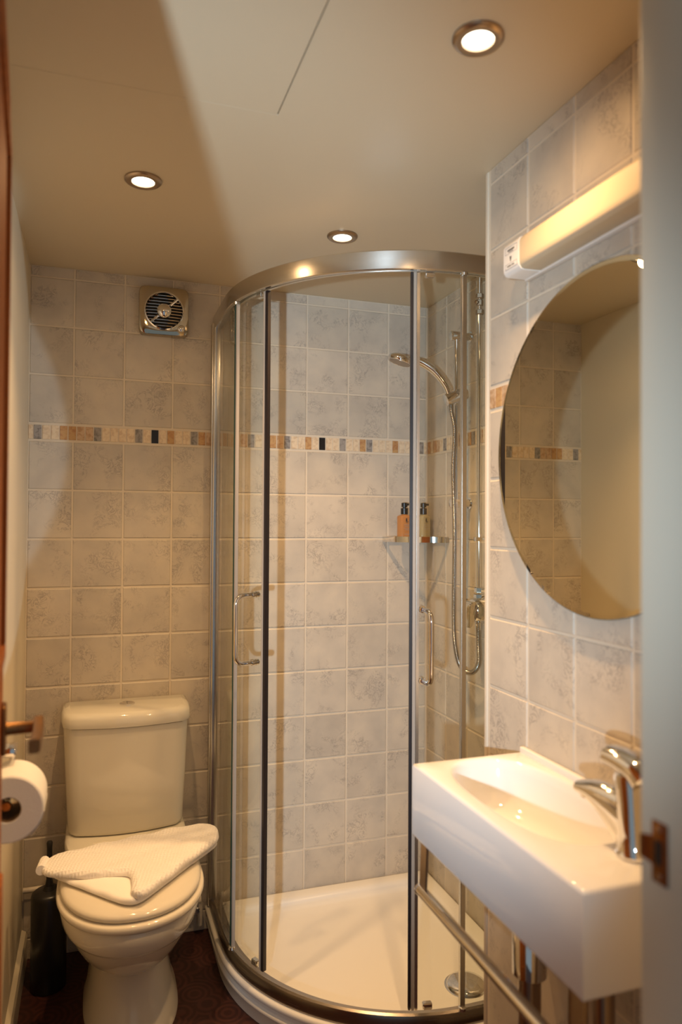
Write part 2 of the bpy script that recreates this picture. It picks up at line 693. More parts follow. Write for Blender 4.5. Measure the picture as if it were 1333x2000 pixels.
# back wall
cols = [(XL, PITCH)] + [(i * PITCH, (i + 1) * PITCH) for i in range(1, 9)] + [(9 * PITCH, XR)]
for (a, b) in cols:
    if b - a < 0.012:
        continue
    for (lo, hi) in rows:
        if a > 0.60 and hi < 0.085:
            continue
        put_tile(TILE, 'tile', wall_back, 'back', (a + b) / 2, (lo + hi) / 2, b - a - G, hi - lo - G)
# shower side wall
k = 0
while k * PITCH < -YR:
    a, b = k * PITCH, min((k + 1) * PITCH, -YR)
    for (lo, hi) in rows:
        if hi < 0.085 or b - a < 0.02:
            continue
        put_tile(TILE, 'tile', wall_recess, XR, -(a + b) / 2, (lo + hi) / 2, b - a - G, hi - lo - G)
    k += 1
# sink wall
k = 0
while 0.9966 + k * PITCH < -YD:
    a, b = 0.9966 + k * PITCH, min(0.9966 + (k + 1) * PITCH, -YD)
    for (lo, hi) in rows:
        put_tile(TILE, 'tile', wall_right, XS, -(a + b) / 2, (lo + hi) / 2, b - a - G, hi - lo - G)
    k += 1
# mosaic borders
CODE = {'g': 'mo_grey', 'c': 'mo_cream', 'o': 'mo_orange', 'p': 'mo_peach', 'b': 'mo_black'}
MP = 0.0253
seq1 = 'gccooppgccccgcbcoccgoppcp'
for i, ch in enumerate(seq1):
    x0 = 0.037 + i * MP
    if x0 + MP > 0.64:
        break
    put_tile(MOS[CODE[ch]], 'mosaic_tile', wall_back, 'back', x0 + MP / 2, Z0 + HB / 2, MP - 0.0016, HB - 0.0075)
put_tile(MOS['mo_cream'], 'mosaic_tile', wall_back, 'back', (XL + 0.037) / 2, Z0 + HB / 2, 0.037 - XL - 0.002, HB - 0.0075)
seq2 = 'ccpgccopgccocbccgccogcccocccgc'
for i, ch in enumerate(seq2):
    a = 0.6335 + i * MP
    b = min(a + MP, XR)
    if b - a < 0.008:
        break
    put_tile(MOS[CODE[ch]], 'mosaic_tile', wall_back, 'back', (a + b) / 2, Z0 + HB / 2, b - a - 0.0016, HB - 0.0075)
seq3 = 'ocopcgccbgccogcpccgocbccopcgccoccpgccob'
for i, ch in enumerate(seq3):
    a, b = i * MP, min((i + 1) * MP, -YR)
    if b - a < 0.008:
        break
    put_tile(MOS[CODE[ch]], 'mosaic_tile', wall_recess, XR, -(a + b) / 2, Z0 + HB / 2, b - a - 0.0016, HB - 0.0075)
seq4 = 'popcoccgcpobccgcoccpgccobcpcgccopc'
for i, ch in enumerate(seq4):
    a, b = 0.9966 + i * MP, min(0.9966 + (i + 1) * MP, -YD)
    if b - a < 0.008:
        break
    put_tile(MOS[CODE[ch]], 'mosaic_tile', wall_right, XS, -(a + b) / 2, Z0 + HB / 2, b - a - 0.0016, HB - 0.0075)

# cream plastic corner trim where the sink wall ends
bm = bmesh.new()
add_box(bm, XS - 0.0015, XS + 0.008, -0.9895, YR + 0.002, 0, ZC, 0.0025, 2)
struct(from_bm('trim_1', bm, 'grout', None, 40), 'cream corner trim at the end of the sink wall')

# skirting on the left wall
bm = bmesh.new()
prof = [(XL, 0.0), (XL + 0.016, 0.0), (XL + 0.016, 0.075), (XL + 0.012, 0.088), (XL, 0.095)]
loft_bm(bm, [[Vector((x, -1.8, z)) for x, z in prof], [Vector((x, -0.002, z)) for x, z in prof]])
struct(from_bm('baseboard_left', bm, 'skirt'))

# ------------------------------------------------------------------ door and its frame
bm = bmesh.new()
add_box(bm, JR, JR + 0.03, YO - 0.006, YD + 0.009, 0, 2.03, 0.004, 3)
jamb_r = struct(from_bm('trim_2', bm, 'jamb', None, 40), 'off white door jamb at the right edge of the view')
bm = bmesh.new()
add_box(bm, JL - 0.012, JL, YO, YD + 0.002, 0, 2.0, 0.002, 2)
add_box(bm, JL - 0.012, JR + 0.03, YO, YD + 0.002, 2.0, 2.03, 0.002, 2)
struct(from_bm('trim_3', bm, 'jamb', None, 40))

# tarnished strike plate with a curved lip
sp_ = empty('strike_plate')
bm = bmesh.new()
add_box(bm, JR - 0.0022, JR + 0.0005, -1.8625, -1.8425, 0.988, 1.048, 0.0008, 2)
from_bm('plate', bm, 'brass', sp_, 40)
bm = bmesh.new()
prof = []
for i in range(9):
    t = i / 8
    prof.append((JR - 0.0018 - 0.003 * t * t, -1.8445 + 0.0145 * t))
for (zz0, zz1) in ((1.004, 1.032),):
    rings = []
    for (x, y) in prof:
        sh = 0.003 * ((y + 1.8445) / 0.0145)
        rings.append([Vector((x - 0.001, y, zz0 + sh)), Vector((x + 0.001, y, zz0 + sh)), Vector((x + 0.001, y, zz1 - sh)), Vector((x - 0.001, y, zz1 - sh))])
    loft_bm(bm, rings)
from_bm('lip', bm, 'brass', sp_, 50)
bm = bmesh.new()
add_box(bm, JR - 0.0026, JR - 0.0018, -1.857, -1.847, 1.006, 1.03)
from_bm('latch_hole', bm, 'dark', sp_)
for zz in (0.995, 1.041):
    lathe('screw', [(0, 0.0034), (0.0012, 0.003), (0.0016, 0.0)], (JR - 0.0022, -1.8525, zz), 'nickel', sp_, (-1, 0, 0), 12)
rebase(sp_, (JR - 0.001, -1.8525, 0.988))
tag(sp_, 'tarnished brass strike plate screwed to the off white door jamb', 'strike plate')

# open brown door, hinged on the left
hinge = Vector((0.138, -1.828, 0))
free = Vector((0.0925, -1.222, 0))
dl = (free - hinge).length
ang = math.atan2(free.y - hinge.y, free.x - hinge.x)
bm = bmesh.new()
add_box(bm, 0, dl, 0, 0.036, 0.008, 1.989, 0.002, 2)
door = struct(from_bm('door_1', bm, 'wood', None, 40), 'varnished brown door standing open along the left wall')
door.location = hinge
door.rotation_euler = (0, 0, ang)
# recessed-look mouldings on the visible face (local y = 0 is the visible side)
for (a, b) in ((0.25, 0.85), (1.15, 1.87)):
    bm = bmesh.new()
    for (x0, x1, z0, z1) in ((0.09, dl - 0.09, a, a + 0.02), (0.09, dl - 0.09, b - 0.02, b), (0.09, 0.11, a + 0.02, b - 0.02), (dl - 0.11, dl - 0.09, a + 0.02, b - 0.02)):
        add_box(bm, x0, x1, -0.006, 0.002, z0, z1, 0.002, 2)
    from_bm('moulding', bm, 'wood', door, 40)
hx = dl - 0.055
hd = empty('door_handle')
hd.parent = door
bm = bmesh.new()
add_box(bm, hx - 0.021, hx + 0.021, -0.007, 0.0, 1.006, 1.076, 0.003, 3)
from_bm('backplate', bm, 'brass', hd, 40)
lathe('spindle', [(0, 0.012), (0.008, 0.009), (0.046, 0.0085), (0.05, 0.010)], (hx, -0.003, 1.040), 'brass', hd, (0, -1, 0), 16)
bm = bmesh.new()
secs = []
for i in range(9):
    t = i / 8
    xx = hx + 0.011 - 0.115 * t
    hh = 0.0125 - 0.003 * t
    tt = 0.0075
    cz = 1.040 - 0.004 * math.sin(t * PI)
    cyy = -0.050 + 0.006 * t * t
    secs.append([Vector((xx, cyy + tt * math.copysign(abs(math.cos(q)) ** 0.35, math.cos(q)), cz + hh * math.copysign(abs(math.sin(q)) ** 0.35, math.sin(q)))) for q in [2 * PI * (k + 0.5) / 16 for k in range(16)]])
loft_bm(bm, secs)
from_bm('lever', bm, 'brass', hd, 60)

# ------------------------------------------------------------------ recessed downlights
for (x, y, pw, lab) in ((0.320, -0.690, DOWN_W[0], 'recessed ceiling downlight above the toilet, farthest left of three'),
                    (0.865, -0.532, DOWN_W[1], 'recessed ceiling downlight nearest the shower enclosure rail'),
                    (0.811, -1.385, DOWN_W[2], 'largest recessed ceiling downlight at the top right near the mirror')):
    r = empty('downlight', (x, y, ZC))
    tag(r, lab, 'ceiling light', 'recessed ceiling downlights')
    lathe('bezel', [(0.0, 0.0425), (0.0035, 0.0425), (0.007, 0.039), (0.0085, 0.033), (0.0065, 0.0265), (0.0, 0.0262)],
          (0, 0, 0), 'nickel', r, (0, 0, -1), 40)
    lathe('lamp_glass', [(0.0, 0.026), (0.0025, 0.026), (0.004, 0.018), (0.0045, 0.0)], (0, 0, 0), 'lamp', r, (0, 0, -1), 32)
    L = spot('downlight_beam', (0, 0, -0.014), (0, 0, -1), pw, WARM, 106, 1.0, 0.018)
    L.parent = r
    L2 = spot('downlight_spill', (0, 0, -0.016), (0, 0, -1), SPILL_W, WARM, 172, 0.5, 0.02)
    L2.parent = r

# ------------------------------------------------------------------ extractor fan
fan = empty('extractor_fan')
FX, FZ = 0.4268, 2.0275
bm = bmesh.new()
n = 48


def sup(cx, cz, hw, p, y, n=48):
    out = []
    for k in range(n):
        a = 2 * PI * k / n
        c, s = math.cos(a), math.sin(a)
        out.append(Vector((cx + hw * math.copysign(abs(c) ** (2 / p), c), y, cz + hw * math.copysign(abs(s) ** (2 / p), s))))
    return out


loft_bm(bm, [sup(FX, FZ, 0.079, 9, 0.0), sup(FX, FZ, 0.079, 9, -0.022), sup(FX, FZ, 0.0775, 8, -0.027), sup(FX, FZ, 0.073, 7, -0.0295),
             sup(FX, FZ, 0.060, 2, -0.0295), sup(FX, FZ, 0.057, 2, -0.012)], True, True)
from_bm('housing', bm, 'fanchrome', fan, 35)
lathe('dark_recess', [(0, 0.0565), (0.003, 0.0565)], (FX, -0.012, FZ), 'dark', fan, (0, -1, 0), 40)
bm = bmesh.new()
prof = [(0.027, 0.0605), (0.033, 0.0625), (0.0345, 0.0595), (0.031, 0.0565), (0.027, 0.0575)]
ring = []
for k in range(48):
    a = 2 * PI * k / 48
    ring.append([Vector((FX + r_ * math.cos(a), -h_, FZ + r_ * math.sin(a))) for h_, r_ in prof])
ring.append(ring[0])
vr = []
for k in range(48):
    vr.append([bm.verts.new(p) for p in ring[k]])
for k in range(48):
    a, b = vr[k], vr[(k + 1) % 48]
    for i in range(5):
        j = (i + 1) % 5
        bm.faces.new((a[i], b[i], b[j], a[j]))
from_bm('grille_ring', bm, 'chrome', fan, 60)
for i in range(-5, 6):
    zz = i * 0.0098
    half = math.sqrt(max(0.0, 0.0585 ** 2 - zz ** 2))
    tube('grille_bar', [(FX - half, -0.027, FZ + zz), (FX - half * 0.5, -0.030, FZ + zz), (FX + half * 0.5, -0.030, FZ + zz), (FX + half, -0.027, FZ + zz)], 0.0013, 'chrome', fan, 8)
for s in (-1, 1):
    d = Vector((0.72, 0, 0.69)) * s
    tube('grille_arm', [Vector((FX, -0.030, FZ)) + d * 0.026, Vector((FX, -0.029, FZ)) + d * 0.06], 0.0048, 'chrome', fan, 8)
lathe('hub', [(0.0, 0.0245), (0.020, 0.0245), (0.026, 0.021), (0.030, 0.013), (0.0315, 0.0)], (FX, -0.010, FZ), 'chrome', fan, (0, -1, 0), 32, 50)
lathe('indicator', [(0, 0.012), (0.004, 0.0115), (0.006, 0.009), (0.0065, 0)], (FX + 0.055, -0.028, FZ - 0.054), 'chrome', fan, (0, -1, 0), 20, 50)
rebase(fan, (FX, 0, FZ - 0.074))
tag(fan, 'square chrome extractor fan with round barred grille high on the tiled wall', 'extractor fan')

# ------------------------------------------------------------------ shower tray and enclosure
QX, QY, QR = 0.590, -0.790, 0.55      # reference line of the frame
LS = -QY - QR
LA = QR * PI / 2
STOT = LS + LA + (XR - QX - QR)


def qpt(s, d=0.0):
    """point on the frame line at arc length s, moved d outward (towards the room); returns point, outward normal"""
    if s < LS:
        return Vector((QX - d, -s, 0)), Vector((-1, 0, 0))
    a = (s - LS) / QR
    if a < PI / 2:
        nn = Vector((-math.cos(a), -math.sin(a), 0))
        return Vector((QX + QR, QY + QR, 0)) + nn * (QR + d), nn
    return Vector((QX + QR + (s - LS - LA), QY - d, 0)), Vector((0, -1, 0))


def s_list(s0, s1, step=0.02):
    n = max(2, int((s1 - s0) / step) + 1)
    xs = [s0 + (s1 - s0) * i / (n - 1) for i in range(n)]
    return xs


def q_sweep(name, s0, s1, profile, mat, parent, smooth=35, step=0.02):
    bm = bmesh.new()
    rings = []
    for s in s_list(s0, s1, step):
        rings.append([Vector((qpt(s, d)[0].x, qpt(s, d)[0].y, z)) for d, z in profile])
    loft_bm(bm, rings)
    return from_bm(name, bm, mat, parent, smooth)


tray = empty('shower_tray')


def outline(i):
    """tray outline inset by i"""
    pts = []
    x0, y0, r = QX - 0.012 + i, QY - 0.012 + i, QR + 0.012 - i
    cx, cy = QX + QR, QY + QR
    pts.append((x0, -0.002 - i))
    for k in range(41):
        a = PI / 2 * k / 40
        pts.append((cx - r * math.cos(a), cy - r * math.sin(a)))
    pts.append((XR - 0.002 - i, y0))
    pts.append((XR - 0.002 - i, -0.002 - i))
    return pts


bm = bmesh.new()
prof = [(0.010, 0.0), (0.010, 0.030), (0.004, 0.036), (0.002, 0.040), (0.004, 0.046), (0.010, 0.050), (0.010, 0.060), (0.002, 0.066), (0.0, 0.072), (0.001, 0.079), (0.005, 0.083), (0.012, 0.0845),
        (0.040, 0.0845), (0.048, 0.082), (0.056, 0.070), (0.064, 0.060), (0.080, 0.055), (0.12, 0.052), (0.20, 0.049)]
rings = [[Vector((x, y, z)) for x, y in outline(d)] for d, z in prof]
loft_bm(bm, rings)
from_bm('tray_body', bm, 'acrylic', tray, 50)
bm = bmesh.new()
lathe_bm(bm, [(0.0, 0.05), (0.006, 0.056), (0.010, 0.054), (0.014, 0.046), (0.018, 0.030), (0.0195, 0.0)], (1.222, -0.600, 0.048), (0, 0, 1), 36)
from_bm('drain_cover', bm, 'chrome', tray, 50)
bm = bmesh.new()
lathe_bm(bm, [(0.0, 0.062), (0.002, 0.062), (0.003, 0.058)], (1.222, -0.600, 0.0485), (0, 0, 1), 36)
from_bm('drain_flange', bm, 'chrome', tray, 50)
rebase(tray, (0.98, -0.40, 0))
tag(tray, 'white quadrant shower tray with curved front edge on the dark floor', 'shower tray')

enc = empty('shower_enclosure')
ZB0, ZB1, ZT0, ZT1 = 0.086, 0.122, 1.984, 2.034
SW = STOT - 0.002
# rails
q_sweep('top_rail', 0.004, SW, [(-0.034, ZT0 + 0.004), (-0.034, ZT1 - 0.002), (-0.030, ZT1), (-0.003, ZT1), (0.0, ZT1 - 0.003), (0.0012, ZT0 + 0.025), (0.0, ZT0 + 0.002), (-0.002, ZT0), (-0.010, ZT0), (-0.012, ZT0 + 0.012), (-0.024, ZT0 + 0.012), (-0.026, ZT0 + 0.004)], 'alu', enc)
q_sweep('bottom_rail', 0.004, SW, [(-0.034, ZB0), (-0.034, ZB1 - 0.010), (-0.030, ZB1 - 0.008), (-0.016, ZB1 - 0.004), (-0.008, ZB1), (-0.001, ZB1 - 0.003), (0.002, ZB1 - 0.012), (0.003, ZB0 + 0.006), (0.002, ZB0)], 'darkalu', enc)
# wall channels
bm = bmesh.new()
add_box(bm, QX - 0.008, QX + 0.024, -0.0285, -0.0005, ZB0 + 0.002, ZT1 - 0.03, 0.003, 3)
add_box(bm, QX - 0.004, QX + 0.020, -0.046, -0.028, ZB1 - 0.006, ZT0 + 0.004, 0.004, 3)
from_bm('wall_profile', bm, 'alu', enc, 40)
bm = bmesh.new()
add_box(bm, XR - 0.030, XR - 0.0005, QY + 0.000, QY + 0.030, ZB1 - 0.006, ZT0 + 0.004, 0.003, 3)
from_bm('wall_profile', bm, 'alu', enc, 40)


def pane(name, s0, s1, d, z0, z1, th=0.006):
    return q_sweep(name, s0, s1, [(d, z0), (d, z1), (d - th, z1), (d - th, z0)], 'glass', enc, 35)


def strip(name, s, d0, d1, w, z0, z1, mat, parent):
    """upright strip: from d0 to d1 in depth, w along the curve, at arc length s"""
    bm = bmesh.new()
    a0, a1 = qpt(s - w / 2, d0)[0], qpt(s + w / 2, d0)[0]
    b0, b1 = qpt(s - w / 2, d1)[0], qpt(s + w / 2, d1)[0]
    rings = [[Vector((p.x, p.y, zz)) for p in (a0, a1, b1, b0)] for zz in (z0, z1)]
    loft_bm(bm, rings)
    bmesh.ops.bevel(bm, geom=[e for e in bm.edges], offset=0.0012, segments=2, affect='EDGES')
    return from_bm(name, bm, mat, parent, 40)


D1, D2 = -0.006, -0.021
fixL = pane('fixed_pane', 0.040, 0.335, D1, ZB1 - 0.004, ZT0 + 0.008)
strip('pane_edge', 0.336, D1 + 0.002, D1 - 0.0085, 0.007, ZB1, ZT0, 'glass_edge', fixL)
strip('edge_seal', 0.345, D1 + 0.001, D1 - 0.009, 0.007, ZB1, ZT0, 'gseal', fixL)
fixR = pane('fixed_pane', 1.078, STOT - 0.028, D1, ZB1 - 0.004, ZT0 + 0.008)
strip('edge_seal', 1.074, D1 + 0.003, D1 - 0.011, 0.013, ZB1, ZT0, 'alu', fixR)
dorL = pane('sliding_door', 0.075, 0.484, D2, ZB1 - 0.002, ZT0 + 0.010)
strip('grey_seal', 0.483, D2 + 0.002, D2 - 0.009, 0.010, ZB1, ZT0, 'gseal', dorL)
strip('dark_seal', 0.4935, D2 + 0.003, D2 - 0.010, 0.011, ZB1, ZT0, 'seal', dorL)
dorR = pane('sliding_door', 0.950, 1.360, D2, ZB1 - 0.002, ZT0 + 0.010)
strip('grey_seal', 0.9450, D2 + 0.004, D2 - 0.009, 0.008, ZB1, ZT0, 'gseal', dorR)
strip('chrome_edge', 0.9540, D2 + 0.004, D2 - 0.008, 0.008, ZB1, ZT0, 'alu', dorR)
strip('dark_seal', 0.9365, D2 + 0.003, D2 - 0.010, 0.007, ZB1, ZT0, 'seal', dorR)


def d_handle(parent, s, z0, z1, out, tilt):
    p, nn = qpt(s, D2)
    tdir = Vector((-nn.y, nn.x, 0)) * tilt
    o = nn * out + tdir
    A, B = Vector((p.x, p.y, z1)), Vector((p.x, p.y, z0))
    h = empty('door_pull')
    h.parent = parent
    tube('grip', arc_corner([A, A + o, B + o, B], 0.028, 8), 0.0065, 'chrome', h, 14)
    for q in (A, B):
        lathe('collar', [(-0.004, 0.0095), (0.004, 0.0095), (0.007, 0.0085)], q, 'chrome', h, tuple(nn), 16)
        lathe('fixing_knob', [(0.006, 0.009), (0.014, 0.0095), (0.018, 0.007), (0.019, 0.0)], q, 'chrome', h, tuple(-nn), 16)
    return h


d_handle(dorL, 0.438, 0.952, 1.141, 0.058, 0.0)
d_handle(dorR, 0.967, 0.945, 1.125, 0.058, 0.012)
# door guides
for (par, s) in ((dorL, 0.455), (dorR, 0.985)):
    for (zz, h_) in ((ZB1 - 0.001, 0.016), (ZT0 - 0.012, 0.014)):
        p, nn = qpt(s, D2 - 0.003)
        tdir = Vector((-nn.y, nn.x, 0))
        bm = bmesh.new()
        rings = []
        for q in (zz, zz + h_):
            rings.append([Vector((p.x, p.y, q)) + tdir * a + nn * b for a, b in ((-0.012, -0.009), (0.012, -0.009), (0.012, 0.006), (-0.012, 0.006))])
        loft_bm(bm, rings)
        bmesh.ops.bevel(bm, geom=bm.edges[:], offset=0.002, segments=2, affect='EDGES')
        from_bm('door_guide', bm, 'chrome', par, 40)
for s in (0.343, 1.074):
    for zz in (ZB1 - 0.002, ZT0 - 0.008):
        p, nn = qpt(s, D1)
        lathe('pane_clip', [(0, 0.010), (0.007, 0.010), (0.009, 0.007)], (p.x, p.y, zz), 'chrome', fixL if s < 0.5 else fixR, (0, 0, 1), 14)
rebase(enc, (0.98, -0.40, ZB0))
tag(enc, 'curved glass shower enclosure with satin metal rails and open sliding doors', 'shower enclosure')

# ------------------------------------------------------------------ shower fittings
RX, RY = 1.333, -0.320
ris = empty('shower_riser_rail')
tube('rail', [(RX, RY, 1.415), (RX, RY, 1.952)], 0.0095, 'chrome', ris, 16)
for zz in (1.955, 1.410):
    lathe('wall_bracket', [(-0.022, 0.012), (-0.020, 0.0155), (0.022, 0.0155), (0.026, 0.013), (0.046, 0.013), (0.0465, 0.019), (0.048, 0.019)], (RX, RY, zz), 'chrome', ris, (1, 0, 0), 20)
sl = lathe('slider', [(-0.040, 0.015), (-0.038, 0.0200), (0.030, 0.0200), (0.034, 0.018), (0.036, 0.011)], (RX - 0.012, RY - 0.020, 1.753), 'chrome', ris, (0.92, -0.12, 0.36), 22)
rebase(ris, (RX, RY, 1.40))
tag(ris, 'chrome shower riser rail with wall brackets and sliding head holder', 'shower rail')

hs = empty('hand_shower')
arm = smooth_path([(RX - 0.030, RY - 0.016, 1.728), (RX - 0.034, RY - 0.016, 1.755), (RX - 0.044, RY - 0.010, 1.787), (RX - 0.072, RY + 0.006, 1.830), (RX - 0.105, RY + 0.026, 1.860), (RX - 0.132, RY + 0.044, 1.873), (RX - 0.152, RY + 0.058, 1.877)], 6)
tube('handle', arm, lambda i: 0.0105 + 0.0035 * min(1, i / 26.0) * (1 if i < 30 else 1), 'chrome', hs, 16)
axis = Vector((-0.30, 0.10, -0.95))
lathe('head', [(-0.016, 0.0), (-0.015, 0.016), (-0.010, 0.032), (-0.002, 0.042), (0.007, 0.044), (0.012, 0.042), (0.013, 0.038), (0.011, 0.036), (0.011, 0.0)], (RX - 0.168, RY + 0.068, 1.880), 'chrome', hs, tuple(axis), 32, 40)
lathe('spray_plate', [(0.0, 0.0355), (0.0025, 0.035), (0.003, 0.0)], Vector((RX - 0.168, RY + 0.068, 1.880)) + axis.normalized() * 0.0105, 'nickel', hs, tuple(axis), 28, 40)
rebase(hs, (RX - 0.030, RY - 0.016, 1.728))
tag(hs, 'chrome hand shower with curved arm resting in the rail holder', 'shower head')

hose_pts = [(RX - 0.029, RY - 0.016, 1.726), (RX - 0.026, RY - 0.016, 1.70), (RX - 0.014, RY - 0.014, 1.64), (RX - 0.0165, RY - 0.009, 1.52), (RX - 0.0155, RY - 0.014, 1.415),
            (RX - 0.012, RY - 0.012, 1.32), (RX - 0.008, RY - 0.003, 1.20), (RX - 0.004, RY + 0.008, 1.08), (RX - 0.004, RY + 0.004, 0.978), (RX - 0.004, RY - 0.018, 0.912),
            (RX - 0.002, RY - 0.056, 0.880), (RX + 0.004, RY - 0.102, 0.882), (RX + 0.008, RY - 0.132, 0.915), (RX + 0.010, RY - 0.128, 0.97), (RX + 0.012, RY - 0.122, 1.03)]
hp = resample(smooth_path(hose_pts, 14), 0.00125)
bm = bmesh.new()
tube_bm(bm, hp, lambda i: 0.0082 if (i % 4) < 2 else 0.0060, 10)
tag(from_bm('shower_hose', bm, 'hose', None, 80), 'ribbed chrome hose hanging in a loop below the shower rail', 'shower hose')

PX, PY = 1.352, -0.434
vp = empty('shower_valve')
tube('supply_pipe', [(PX, PY, 1.125), (PX, PY, ZC - 0.001)], 0.0075, 'chrome', vp, 14)
for zz, rr, hh in ((2.045, 0.0125, 0.016), (2.022, 0.0105, 0.020), (1.995, 0.0125, 0.016), (1.130, 0.014, 0.016), (1.112, 0.016, 0.014)):
    lathe('pipe_nut', [(0, rr * 0.85), (0.002, rr), (hh - 0.002, rr), (hh, rr * 0.85)], (PX, PY, zz), 'nickel' if zz > 1.9 else 'chrome', vp, (0, 0, 1), 6, 20)
lathe('isolator_screw', [(0, 0.006), (0.008, 0.006), (0.009, 0.0045)], (PX - 0.009, PY - 0.003, 2.032), 'nickel', vp, (-1, -0.5, 0), 12)
bm = bmesh.new()
add_box(bm, PX - 0.014, XR + 0.002, PY - 0.010, PY + 0.010, 1.288, 1.302, 0.002, 2)
from_bm('pipe_clip', bm, 'chrome', vp, 40)
# faceted valve body and lever
lathe('valve_body', [(0.0, 0.046), (0.010, 0.046), (0.014, 0.042), (0.040, 0.040), (0.050, 0.034), (0.054, 0.02), (0.055, 0)], (XR - 0.002, PY, 1.075), 'chrome', vp, (-1, 0, 0), 32, 35)
bm = bmesh.new()
rings = []
for (x, hw, hz0, hz1) in ((0.052, 0.026, -0.030, 0.024), (0.062, 0.030, -0.050, 0.027), (0.072, 0.027, -0.056, 0.022), (0.077, 0.018, -0.050, 0.010)):
    rings.append([Vector((XR - x, PY + hw, 1.078 + hz1)), Vector((XR - x, PY - hw, 1.078 + hz1)), Vector((XR - x, PY - hw * 0.72, 1.078 + hz0)), Vector((XR - x, PY + hw * 0.72, 1.078 + hz0))])
loft_bm(bm, rings)
bmesh.ops.bevel(bm, geom=bm.edges[:], offset=0.003, segments=2, affect='EDGES')
from_bm('lever', bm, 'chrome', vp, 40)
lathe('hose_outlet', [(0, 0.010), (0.026, 0.010), (0.027, 0.0085)], (PX - 0.005, PY - 0.006, 1.015), 'chrome', vp, (0, 0, 1), 14)
rebase(vp, (XR, PY, 1.02))
tag(vp, 'chrome shower valve fed by a vertical pipe on the side wall', 'shower valve')

# corner shelf
shf = empty('corner_shelf')
SZ = 1.283
cxx, cyy_, sr = XR - 0.002, -0.002, 0.176


def quarter(r, z, n=20):
    pts = [Vector((cxx, cyy_, z))]
    for k in range(n + 1):
        a = PI / 2 * k / n
        # flattened front curve
        rr = r * (1 - 0.10 * math.sin(2 * a))
        pts.append(Vector((cxx - rr * math.cos(a), cyy_ - rr * math.sin(a), z)))
    return pts


bm = bmesh.new()
loft_bm(bm, [quarter(sr - 0.004, SZ + 0.002), quarter(sr - 0.004, SZ + 0.008)])
from_bm('shelf_plate', bm, 'glass', shf, 30)
bm = bmesh.new()
inner, outer = quarter(sr - 0.003, 0), quarter(sr, 0)
rings = []
for i in range(1, len(inner)):
    a, b = inner[i], outer[i]
    rings.append([Vector((a.x, a.y, SZ - 0.006)), Vector((b.x, b.y, SZ - 0.006)), Vector((b.x, b.y, SZ + 0.014)), Vector((a.x, a.y, SZ + 0.014))])
loft_bm(bm, rings)
from_bm('rim', bm, 'chrome', shf, 40)
for pth in ([(cxx - sr + 0.004, -0.006, SZ), (cxx - 0.004, -0.006, SZ)], [(cxx - 0.004, -0.006, SZ), (cxx - 0.004, -sr + 0.004, SZ)]):
    tube('wall_bar', pth, 0.005, 'chrome', shf, 10)
lathe('wall_boss', [(0, 0.011), (0.010, 0.011), (0.013, 0.008)], (XR - 0.0005, -sr + 0.012, SZ + 0.003), 'chrome', shf, (-1, 0, 0), 16)
lathe('wall_boss', [(0, 0.011), (0.010, 0.011), (0.013, 0.008)], (cxx - sr + 0.012, -0.0005, SZ + 0.003), 'chrome', shf, (0, -1, 0), 16)
rebase(shf, (cxx, cyy_, SZ))
tag(shf, 'curved chrome corner shelf fixed to the shower tiles', 'shelf')


def bottle(x, y, rz, mat, lab, w=0.046, d=0.034):
    b = empty('soap_bottle', (x, y, SZ + 0.0085))
    b.rotation_euler = (0, 0, rz)
    bm = bmesh.new()

    def rr(hw, hd, z, n=28, p=5):
        out = []
        for k in range(n):
            a = 2 * PI * k / n
            c, s = math.cos(a), math.sin(a)
            out.append(Vector((hw * math.copysign(abs(c) ** (2 / p), c), hd * math.copysign(abs(s) ** (2 / p), s), z)))
        return out
    hw, hd = w / 2, d / 2
    loft_bm(bm, [rr(hw - 0.002, hd - 0.002, 0), rr(hw, hd, 0.002), rr(hw, hd, 0.074), rr(hw - 0.001, hd - 0.001, 0.078), rr(hw - 0.005, hd - 0.004, 0.0805), rr(0.011, 0.011, 0.082, p=2), rr(0.0105, 0.0105, 0.086, p=2)])
    from_bm('flask', bm, mat, b, 40)
    lathe('collar', [(0, 0.0115), (0.001, 0.0125), (0.021, 0.0125), (0.022, 0.0115)], (0, 0, 0.084), 'black', b, (0, 0, 1), 20)
    bm = bmesh.new()
    lathe_bm(bm, [(0, 0.006), (0.004, 0.006), (0.004, 0.0105), (0.0175, 0.0105), (0.019, 0.009)], (0, 0, 0.106), (0, 0, 1), 20)
    add_box(bm, -0.004, 0.004, -0.024, 0.0, 0.115, 0.1225, 0.0015, 2)
    from_bm('pump', bm, 'black', b, 40)
    bm = bmesh.new()
    yy = -hd - 0.0004
    add_box(bm, -0.006, 0.0, yy, yy + 0.0006, 0.058, 0.070)
    add_box(bm, 0.0005, 0.0055, yy, yy + 0.0006, 0.058, 0.0605)
    add_box(bm, -0.006, 0.0055, yy, yy + 0.0006, 0.0545, 0.056)
    from_bm('emblem', bm, 'ink', b)
    bm = bmesh.new()
    for i, (l, zz) in enumerate(((0.013, 0.046), (0.010, 0.041), (0.014, 0.034), (0.009, 0.029), (0.012, 0.013))):
        add_box(bm, -l, l, yy, yy + 0.0006, zz, zz + 0.0013)
    from_bm('print_lines', bm, 'ink2', b)
    return b


tag(bottle(1.263, -0.060, 0.25, 'amber', 'amber'), 'amber soap bottle with black pump, left one on the shelf', 'bottle', 'soap bottles on the corner shelf')
tag(bottle(1.333, -0.070, 0.35, 'honey', 'honey'), 'pale honey coloured soap bottle with black pump, right one on the shelf', 'bottle', 'soap bottles on the corner shelf')

# ------------------------------------------------------------------ toilet
TX = 0.3215
toi = empty('toilet')


